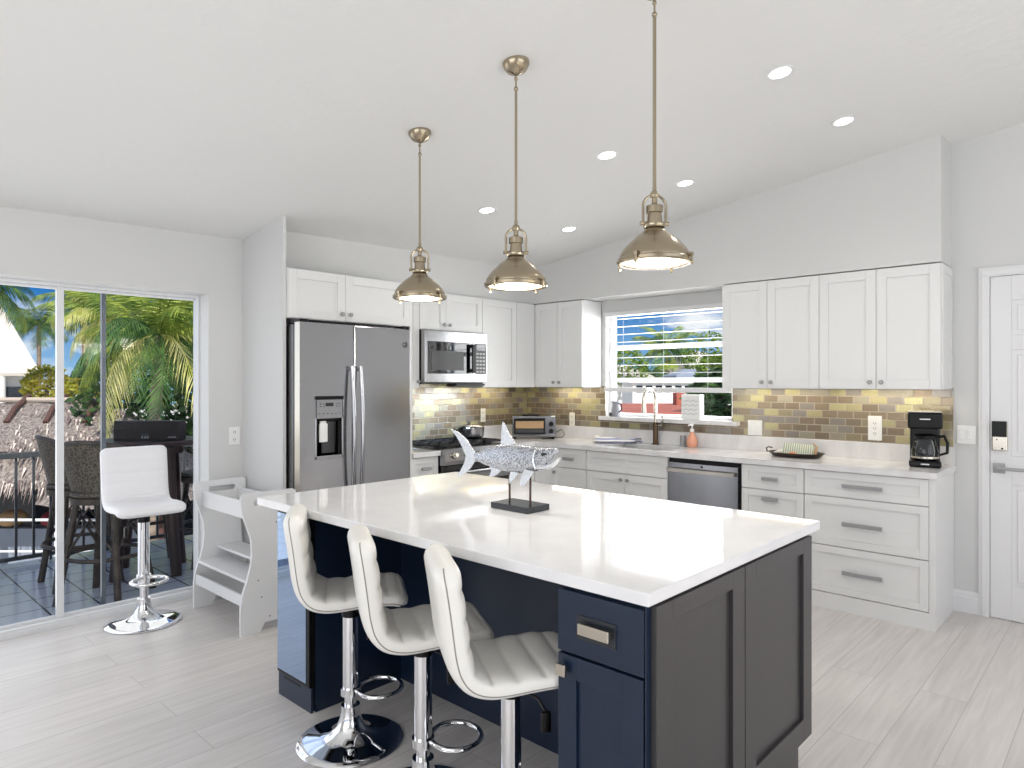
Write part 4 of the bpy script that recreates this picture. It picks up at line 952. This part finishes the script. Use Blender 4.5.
# ------------------------------------------------------------------ recessed ceiling lights
rl = None
rlab = {(0, 0): 'recessed ceiling light nearest the fridge, first of the left row', (1, 0): 'recessed ceiling light nearest the cabinet corner by the window', (0, 1): 'recessed ceiling light above the island, middle of the left row', (1, 1): 'recessed ceiling light in the middle of the row along the window soffit', (0, 2): 'recessed ceiling light nearest the camera at the top right', (1, 2): 'recessed ceiling light nearest the entry door end of the soffit'}
for i, RX in enumerate(((3.19, 3.16, 3.10), (4.063, 4.004, 3.957))):
    for j, y in enumerate(((3.212, 2.217, 1.215), (3.202, 2.19, 1.202))[i]):
        x = RX[j]
        if rl is None:
            rl = root('ceiling_light', rlab[(0, 0)], 'ceiling light', (0, 0, 0), 'recessed ceiling lights')
            m = MB(); m.lathe([(.046, .0), (.05, -.003), (.06, -.004), (.066, -.001), (.066, .004), (.046, .004)], seg=32); m.build('trim_ring', M['trim'], rl)
            m = MB(); m.lathe([(0, -.001), (.046, -.001), (.046, .003), (0, .003)], seg=32); m.build('lens', M['led'], rl); o = rl
        else: o = copy_tree(rl)
        o.location = (x, y, zc(y, x)-.002); o.rotation_euler = (math.atan(-SL), 0, 0); o['label'] = rlab[(i, j)]
        lamp('downlight', 'SPOT', (x, y, zc(y, x)-.03), 9, (0, 0, 0), color=(1, .97, .92), spot_size=math.radians(130), spot_blend=.8, shadow_soft_size=.06)

# ------------------------------------------------------------------ deck outside the slider
DZ = -.03
struct('floor', MB().box(-3, 4.4, 4.66, 6.68, DZ-.15, DZ), M['deck'])
rl_ = root('deck_railing', 'dark grey metal railing along the outer edge of the deck', 'railing', (.8, 6.6, DZ))
m = MB(); m.box(-3, 4.4, 6.575, 6.635, .825, .87, .004); m.build('top_rail', M['rail'], rl_)
m = MB(); m.box(-3, 4.4, 6.59, 6.62, DZ+.035, DZ+.065); m.build('bottom_rail', M['rail'], rl_)
x = -.18
while x < 4.3:
    m = MB(); m.box(x-.009, x+.009, 6.596, 6.614, DZ+(.0 if round(x*100) % 7 == 0 else .06), .83); m.build('baluster', M['rail'], rl_); x += .118
m = MB()
for xx in (-2.9, -.5, 1.9, 4.3): m.box(xx-.03, xx+.03, 6.575, 6.635, DZ, .84)
m.build('post', M['rail'], rl_)
# bar table
bt = root('bar_table', 'tall dark wooden table on the deck carrying a dark box', 'table', (1.9, 5.62, DZ))
m = MB(); m.lathe([(0, .955), (.35, .955), (.37, .965), (.37, .985), (.36, .995), (0, .995)], (1.9, 5.62, 0), 40); m.build('tabletop', M['darkwood'], bt, angle=30)
m = MB(); m.lathe([(.2, .89), (.24, .89), (.24, .955), (.2, .955)], (1.9, 5.62, 0), 24); m.build('apron', M['darkwood'], bt)
for a in range(4):
    t = math.radians(20+90*a); ca, sa = math.cos(t), math.sin(t)
    m = MB(); m.tube([(1.9+.21*ca, 5.62+.21*sa, .95), (1.9+.23*ca, 5.62+.23*sa, .5), (1.9+.29*ca, 5.62+.29*sa, DZ)], [.042, .045, .04], 12); m.build('leg', M['darkwood'], bt)
# the box on it, turned square to the room's diagonal
bx = root('dark_box', 'long dark brown box lying on the bar table on the deck', 'box', (0, 0, 0))
m = MB(); m.box(-.245, .245, -.06, .06, 0, .145, .004); m.build('case', M['boxwood'], bx)
m = MB(); m.box(-.04, .022, -.0625, -.0605, .012, .05); m.build('crest_print', M['dim'], bx)
m = MB()
for u in (-.035, -.012, .006): m.box(u, u+.013, -.0635, -.0625, .014, .03)
for i in range(4): m.box(.165+i*.016, .176+i*.016, -.0625, -.0605, .018, .028)
m.build('small_print', M['greyprint'], bx)
bx.location = (1.885, 5.56, .9955); bx.rotation_euler = (0, 0, math.radians(-46))
# rattan bar chairs
def make_chair(label):
    c = root('rattan_bar_chair', label, 'bar chair', (0, 0, 0), 'rattan bar chairs around the deck table')
    m = MB(); m.lathe([(0, .70), (.2, .70), (.215, .715), (.21, .735), (.17, .748), (0, .752)], (0, 0, 0), 28); m.build('seat', M['rattan'], c)
    m = MB(); m.lathe([(.195, .66), (.212, .66), (.216, .7), (.19, .7)], (0, 0, 0), 28); m.build('seat_ring', M['rattanpole'], c)
    rows = []
    for i in range(9):
        t = i/8; z = .745+.33*t; r = .205+.07*t; half = math.radians(72-16*t*t)
        rows.append([(-r*math.cos(-half+2*half*k/16), r*math.sin(-half+2*half*k/16), z-.05*t*(abs(k-8)/8)**2) for k in range(17)])
    inner = [[(p[0]*.93, p[1]*.93, p[2]) for p in r] for r in rows]
    m = MB(); m.grid(rows); m.grid(inner)
    edge = rows[-1]
    bk = m.build('backrest', M['rattan'], c)
    m = MB(); path = [rows[i][0] for i in range(9)]+rows[-1][1:-1]+[rows[i][-1] for i in range(8, -1, -1)]; m.tube([(p[0]*.965, p[1]*.965, p[2]) for p in path], .017, 8); m.build('back_frame', M['rattanpole'], c)
    for a in range(4):
        t = math.radians(45+90*a); ca, sa = math.cos(t), math.sin(t)
        m = MB(); m.tube([(.17*ca, .17*sa, .7), (.29*ca, .29*sa, 0)], [.02, .023], 10); m.build('leg', M['rattanpole'], c)
    m = MB(); m.tube([(.235*math.cos(a*PI/16), .235*math.sin(a*PI/16), .3) for a in range(32)], .014, 8, closed=True); m.build('foot_ring', M['rattanpole'], c)
    m = MB()
    for a in range(4):
        t = math.radians(45+90*a); t2 = t+PI/2
        m.tube([(.235*math.cos(t), .235*math.sin(t), .32), (.18*math.cos((t+t2)/2), .18*math.sin((t+t2)/2), .56), (.235*math.cos(t2), .235*math.sin(t2), .32)], .01, 6)
    m.build('brace', M['rattanpole'], c)
    return c
clab = ['dark rattan bar chair nearest the glass, left of the deck table', 'dark rattan bar chair behind the nearest one, by the deck railing', 'dark rattan bar chair on the right side of the deck table', 'dark rattan bar chair on the far side of the deck table']
c0 = make_chair(clab[0])
for i, (x, y, a) in enumerate(((1.475, 5.17, 42), (1.46, 5.70, 0), (2.36, 5.62, 180), (2.05, 6.2, 250))):
    o = c0 if i == 0 else copy_tree(c0); o.location = (x, y, DZ); o.rotation_euler = (0, 0, math.radians(a)); o['label'] = clab[i]

# ------------------------------------------------------------------ beyond the deck
GZ = -2.95
g_ = MB(); g_.box(-60, 120, 6.9, 140, GZ-.2, GZ); g_.box(6.2, 120, -60, 6.9, GZ-.2, GZ); struct('ground', g_, M['ground'])
TH, CY_ = math.radians(46.93), 382.35
FW = Vector((math.sin(TH), math.cos(TH), 0)); RT = Vector((math.cos(TH), -math.sin(TH), 0))
# thatched hut: long axis along RT, at depth about 15
def spot(r, d, z=GZ): p = FW*d+RT*r; return Vector((p.x, p.y, z))
def frame2(o): return lambda a, b, z: tuple(o+RT*a+FW*b+Vector((0, 0, z)))
hut = root('thatched_hut', 'palm-thatched hut below the deck with a pole ridge', 'hut', spot(-11.4, 16.5))
hf = frame2(spot(-11.4, 16.5))
m = MB(); A = 26; rows = []
RH, EH = 3.86, 2.12
def hut_r(t):
    u = t+(.10*t/.55 if t < .55 else -.04)
    return 1.35+2.6*u+.15*math.sin(t*PI), .12+2.35*u+.35*math.sin(t*PI)
for i, (t) in enumerate((0, .1, .22, .34, .45, .545, .56, .7, .85, 1.0)):
    z = RH-(RH-EH)*t; rx, ry = hut_r(t)
    rows.append([hf(math.copysign(abs(math.cos(k*2*PI/64))**.55, math.cos(k*2*PI/64))*rx, math.copysign(abs(math.sin(k*2*PI/64))**.75, math.sin(k*2*PI/64))*ry, z+.05*rnd.uniform(-1, 1)) for k in range(64)])
V = m.grid(rows, close_v=True); m._f(V[0])
th = m.build('thatch_roof', M['thatch'], hut)
m = MB()
for k in range(2600):
    t = rnd.choice((rnd.uniform(.05, 1.0), rnd.uniform(.4, .56), rnd.uniform(.9, 1.0))); a = rnd.uniform(PI*.95, PI*2.05)
    z = RH-(RH-EH)*t; rx, ry = hut_r(t); rx += .03; ry += .03
    q = Vector((math.copysign(abs(math.cos(a))**.55, math.cos(a))*rx, math.copysign(abs(math.sin(a))**.75, math.sin(a))*ry, z+.05)); l_ = rnd.uniform(.18, .42); w_ = rnd.uniform(.012, .03)
    dn = Vector((q.x*.12, -.35, -1)).normalized()*l_; sd = Vector((1, 0, 0))*w_
    tip = q+dn+Vector((rnd.uniform(-.05, .05), -.06, 0))
    fc_ = m._f([m.b.verts.new(hf(*p)) for p in (q-sd, q+sd, tip)]); fc_.material_index = rnd.choice((0, 0, 1, 2))
m.build('thatch_fringe', [M['thatch'], M['straw'], M['strawdark']], th, smooth=False)
m = MB(); m.tube([hf(-1.5, -.1, RH+.1), hf(1.5, -.1, RH+.1)], .06, 8); m.build('ridge_pole', M['pole'], hut)
for xx in (-1.35, -.45, .45, 1.35):
    m = MB(); m.tube([hf(xx-.03, .1, RH+.2), hf(xx+.13, -.62, RH-.1), hf(xx+.24, -1.02, RH-.4)], .06, 8); m.build('ridge_strut', M['log'], hut)
for xx, yy in ((-3.3, -1.7), (3.3, -1.7), (-3.3, 1.7), (3.3, 1.7), (0, -1.9)):
    m = MB(); m.cyl(hf(xx, yy, 0), hf(xx, yy, 2.5), .09, seg=10); m.build('post', M['log'], hut)
m = MB(); m.prism([(-3.2, 0), (3.2, 0), (3.2, 2.2), (-3.2, 2.2)], lambda a, b, n: hf(a, n, b), 1.4, 1.5); m.build('back_wall', M['windowdark'], hut)
# bar counter and things under the hut
m = MB(); m.prism([(-2.6, 0), (2.8, 0), (2.8, 1.0), (-2.6, 1.0)], lambda a, b, n: hf(a, n, b), -.9, -.4); single('hut_bar_counter', m, M['greyroof'], 'grey bar counter in the shade under the thatched hut', 'counter')
for i, (a, mt_, la) in enumerate(((-1.6, 'red', 'dark red cooler on the counter under the hut'), (-.3, 'cork', 'tan sack slumped on the counter under the hut'), (.7, 'red', 'faded red bag at the right of the hut counter'))):
    m = MB(); m.ball(hf(a, -.7, 1.2), .26, 2, (1.2, .8, .8)); single('cooler' if i == 0 else ('sack' if i == 1 else 'bag'), m, M[mt_], la, ('cooler', 'sack', 'bag')[i])
m = MB(); m.tube([hf(-4, -2.6, 1.55), hf(4, -2.6, 1.55)], .03, 6); m.tube([hf(-4, -2.6, .9), hf(4, -2.6, .9)], .025, 6)
for a in range(-4, 5, 2): m.tube([hf(a, -2.6, 0), hf(a, -2.6, 1.55)], .03, 6)
single('dock_railing', m, M['frame'], 'white pipe railing in front of the thatched hut', 'railing')
# second lower thatch on the right of the first
hut2 = root('thatched_hut', 'second thatched roof in shade, right of the pole-ridged hut', 'hut', spot(-8.6, 15.6))
h2 = frame2(spot(-8.6, 15.6)); m = MB(); rows = []
for t in (0, .15, .35, .6, .85, 1.0):
    z = 3.35-1.5*t; rx = .15+1.9*t; ry = .15+1.9*t; rows.append([h2(math.cos(k*PI/16)*rx, math.sin(k*PI/16)*ry, z+.05*rnd.uniform(-1, 1)) for k in range(32)])
V = m.grid(rows, close_v=True); m._f(V[0]); m.build('thatch_roof', M['thatch'], hut2)
for a in range(4):
    t = PI/4+a*PI/2; m = MB(); m.cyl(h2(1.4*math.cos(t), 1.4*math.sin(t), 0), h2(1.4*math.cos(t), 1.4*math.sin(t), 2.3), .08, seg=8); m.build('post', M['log'], hut2)
# white house far left
def hip_house(label, o, w, dp, eave, peak, roofm, over=.5, ridge=.3, rot=0):
    h = root('neighbour_house', label, 'house', o)
    ax = RT*math.cos(rot)+FW*math.sin(rot); ay = FW*math.cos(rot)-RT*math.sin(rot)
    f = lambda a, b, z: tuple(o+ax*a+ay*b+Vector((0, 0, z)))
    m = MB(); m.prism([(-w, -dp), (w, -dp), (w, dp), (-w, dp)], lambda a, b, n: f(a, b, n), 0, eave); m.build('wall', M['white_out'], h)
    m = MB(); B = [m.b.verts.new(f(a*(w+over), b*(dp+over), eave)) for a, b in ((-1, -1), (1, -1), (1, 1), (-1, 1))]; B2 = [m.b.verts.new(f(a*(w+over), b*(dp+over), eave+.12)) for a, b in ((-1, -1), (1, -1), (1, 1), (-1, 1))]
    Tt = [m.b.verts.new(f(-w*ridge, 0, peak)), m.b.verts.new(f(w*ridge, 0, peak))]
    m._f(B[::-1]); 
    for i in range(4): m._f([B[i], B[(i+1) % 4], B2[(i+1) % 4], B2[i]])
    m._f([B2[0], B2[1], Tt[1], Tt[0]]); m._f([B2[1], B2[2], Tt[1]]); m._f([B2[2], B2[3], Tt[0], Tt[1]]); m._f([B2[3], B2[0], Tt[0]])
    m.build('roof', roofm, h); return h, f
h, f = hip_house('white house with a steep pale metal roof far left beyond the hut', spot(-26.7, 26.8), 6.1, 2.1, 4.65, 9.5, M['metalroof'], .45, .7, .61)
for a0, a1 in ((4.75, 5.95), (2.6, 4.4)):
    m = MB(); m.prism([(a0, 2.6), (a1, 2.6), (a1, 4.2), (a0, 4.2)], lambda a, b, n: f(a, n, b), -2.16, -2.0); m.build('window', M['windowdark'], h)
for a in (2.4, 5.2): m = MB(); m.cyl(f(a, -2.4, 0), f(a, -2.4, 4.65), .16, seg=10); m.build('column', M['white_out'], h)
# palms
def frond_mesh(mname, L=2.6, n=34, droop=1.0, m_='leafA', seed=0, leaf=.55):
    rr = random.Random(seed); m = MB(); pts = []
    for i in range(n+1):
        t = i/n; pts.append(Vector((L*(t-.18*droop*t**3), 0, L*(.32*t-.62*droop*t*t))))
    m.tube(pts, [.028*(1-.85*i/n) for i in range(n+1)], 5)
    for i in range(3, n+1):
        t = i/n; p = pts[i]; tg = (pts[i]-pts[i-1]).normalized(); l_ = leaf*(.45+.85*math.sin(PI*min(1, t*.9+.08)))*rr.uniform(.85, 1.12)
        for sd in (-1, 1):
            dr = (tg*.55+Vector((0, sd, 0))*.75+Vector((0, 0, -.22-.5*rr.random()*droop))).normalized(); sag = Vector((0, 0, -.38*l_*(.5+droop*.5)))
            w_ = Vector((tg.x, tg.y, tg.z))*.02; mid = p+dr*l_*.55+sag*.25; tip = p+dr*l_+sag
            a = [m.b.verts.new(q) for q in (p-w_, p+w_, mid+w_*1.3, mid-w_*1.3, tip)]
            m._f([a[0], a[1], a[2], a[3]]); m._f([a[3], a[2], a[4]])
    me = D.meshes.new(mname); m.b.to_mesh(me); m.b.free(); me.materials.append(M[m_]); return me
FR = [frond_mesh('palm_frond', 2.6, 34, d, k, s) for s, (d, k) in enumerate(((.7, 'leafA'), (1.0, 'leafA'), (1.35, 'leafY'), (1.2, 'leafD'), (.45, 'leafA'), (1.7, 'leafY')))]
def palm(label, b, h, nf=20, sc=1.0, lean=(0, 0), dark=False, seed=1, group='palms outside'):
    rr = random.Random(seed); p = root('palm_tree', label, 'palm tree', b, group)
    top = Vector(b)+Vector((lean[0], lean[1], h)); m = MB(); pts = []; rs = []
    for i in range(13): t = i/12; pts.append(Vector(b)+Vector((lean[0]*t*t, lean[1]*t*t, h*t))); rs.append((.17-.05*t)*min(1.3, sc)*(1.25 if i == 0 else 1))
    m.tube(pts, rs, 10); m.build('trunk', M['trunk'], p)
    for i in range(nf):
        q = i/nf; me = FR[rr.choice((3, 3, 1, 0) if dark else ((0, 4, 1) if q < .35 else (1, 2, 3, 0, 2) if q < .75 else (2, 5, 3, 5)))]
        o = D.objects.new('frond', me); C.objects.link(o); o.parent = p; o.location = top-Vector(b)
        o.rotation_euler = (rr.uniform(-.25, .25), math.radians(-62+95*q)+rr.uniform(-.12, .12), i*2.399+rr.uniform(-.2, .2)); s_ = sc*rr.uniform(.8, 1.1); o.scale = (s_, s_, s_)
    return p
def above(px, py, d): # world point seen in the direction of a picture column and row, at a depth
    return FW*d+RT*((px-512)/674.5*d)+Vector((0, 0, 1.4345+(CY_-py)/674.5*d))
def palm_at(label, px, py, d, **k):
    t = above(px, py, d); ln = k.get('lean', (0, 0)); return palm(label, (t.x-ln[0], t.y-ln[1], GZ), t.z-GZ, **k)
palm_at('big sunlit coconut palm filling the right half of the sliding door', 160, 336, 13, nf=30, sc=.78, seed=3, lean=(.3, .4))
palm_at('coconut palm behind the big one, at the right edge of the sliding door', 204, 318, 17, nf=28, sc=.95, seed=5)
palm_at('coconut palm left of the big one, behind the dark door upright', 112, 322, 22, nf=28, sc=.85, seed=8)
palm_at('small dark palm against the clouds above the hut ridge', 39, 326, 34, nf=20, sc=.75, dark=True, seed=11)
palm_at('palm whose fronds hang in from the top left of the sliding door', -24, 284, 20, nf=22, sc=.8, dark=True, seed=13)
palm_at('slim palm just right of the white door stile, behind the others', 84, 298, 27, nf=26, sc=.75, seed=23)
palm_at('tall palm in front of the sky in the sink window', 667, 350, 44, nf=22, sc=.95, dark=True, seed=17)
palm_at('lower palm left of the tall one in the sink window', 650, 376, 40, nf=18, sc=.85, dark=True, seed=19)
# bushes
def bush(name, label, px, py, d, r, m_, n=900, cat='bush', seed=2, flat=1.0, group='shrubs outside'):
    rr = random.Random(seed); t = above(px, py, d); b = root(name, label, cat, (t.x, t.y, GZ), group); m = MB()
    for i in range(n):
        v = Vector((rr.gauss(0, 1), rr.gauss(0, 1), rr.gauss(0, 1))).normalized()*r*(.72+.3*rr.random()); v.z *= flat; q = Vector((t.x, t.y, t.z))+v
        a = Vector((rr.uniform(-1, 1), rr.uniform(-1, 1), rr.uniform(-.6, .6))).normalized()*rr.uniform(.1, .2)*max(.8, r*.55); c_ = a.cross(Vector((rr.uniform(-1, 1), rr.uniform(-1, 1), rr.uniform(-1, 1)))).normalized()*.06*max(.8, r*.7)
        m._f([m.b.verts.new(z) for z in (q-a, q+c_, q+a, q-c_)])
    m.build('foliage', M[m_], b, smooth=False)
    m = MB(); m.tube([(t.x, t.y, GZ), (t.x, t.y, t.z)], [.12, .06], 8); m.build('stem', M['trunk'], b); return b
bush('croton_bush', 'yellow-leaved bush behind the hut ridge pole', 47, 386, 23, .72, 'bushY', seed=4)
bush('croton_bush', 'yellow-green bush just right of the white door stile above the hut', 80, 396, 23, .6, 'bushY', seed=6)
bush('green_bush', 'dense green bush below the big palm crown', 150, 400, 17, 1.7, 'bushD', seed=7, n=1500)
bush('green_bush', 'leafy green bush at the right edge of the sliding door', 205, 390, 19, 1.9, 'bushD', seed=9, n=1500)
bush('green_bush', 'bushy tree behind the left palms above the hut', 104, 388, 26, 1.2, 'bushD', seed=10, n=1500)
# through the sink window
hip_house('white house with a pale hip roof right of the palm in the sink window', spot(12.4, 46), 1.9, 1.9, 5.15, 6.5, M['metalroof'], .4, .35)
hip_house('low house with a grey-blue roof at the right of the sink window', spot(9.7, 34), 1.5, 1.3, 4.6, 5.05, M['greyroof'], .3, .7)
hip_house('small pale-roofed cottage at the left of the sink window', spot(6.4, 39), 1.2, 1.2, 4.6, 5.4, M['metalroof'], .3, .2)
h, f = hip_house('long white building with a row of dark windows seen under the blind', spot(6.7, 29), 1.75, 1.3, 4.36, 4.5, M['white_out'], .12, .8)
for i in range(8):
    m = MB(); a0 = -1.6+i*.4; m.prism([(a0, 3.98), (a0+.26, 3.98), (a0+.26, 4.25), (a0, 4.25)], lambda a, b, n: f(a, n, b), -1.33, -1.25); m.build('window', M['windowdark'], h)
m = MB(); o_ = spot(3.2, 15.2); ff_ = frame2(o_); m.prism([(-1.4, 0), (1.5, 0), (1.5, 3.82), (-1.4, 3.82)], lambda a, b, n: ff_(a, n, b), -2.7, 2.9)
single('terracotta_terrace', m, M['terracotta'], 'reddish flat terrace roof just outside the sink window', 'terrace')
m = MB(); o_ = spot(4.2, 17.0); ff2 = frame2(o_); m.prism([(-.1, 3.821), (.1, 3.821), (.1, 4.12), (-.1, 4.12)], lambda a, b, n: ff2(a, n, b), -.2, .2)
single('terracotta_chimney', m, M['terracotta'], 'small orange chimney block standing on the reddish terrace roof', 'chimney')
bush('green_bush', 'light green bush in front of the pale hip roof in the sink window', 716, 372, 24, .7, 'bush', seed=21)
bush('green_bush', 'green treetop behind the pale hip roof at the window right', 708, 356, 40, 1.5, 'bush', seed=22)
bush('green_bush', 'dark shrub right of the candle box outside the sink window', 724, 398, 11, .5, 'bushD', seed=23)
bush('green_bush', 'dark shrub beside the terrace below the blind rail', 704, 402, 13, .36, 'bushD', seed=24)
bush('green_bush', 'green bush left of the window palms above the small cottage', 628, 368, 36, 1.1, 'bush', seed=25)
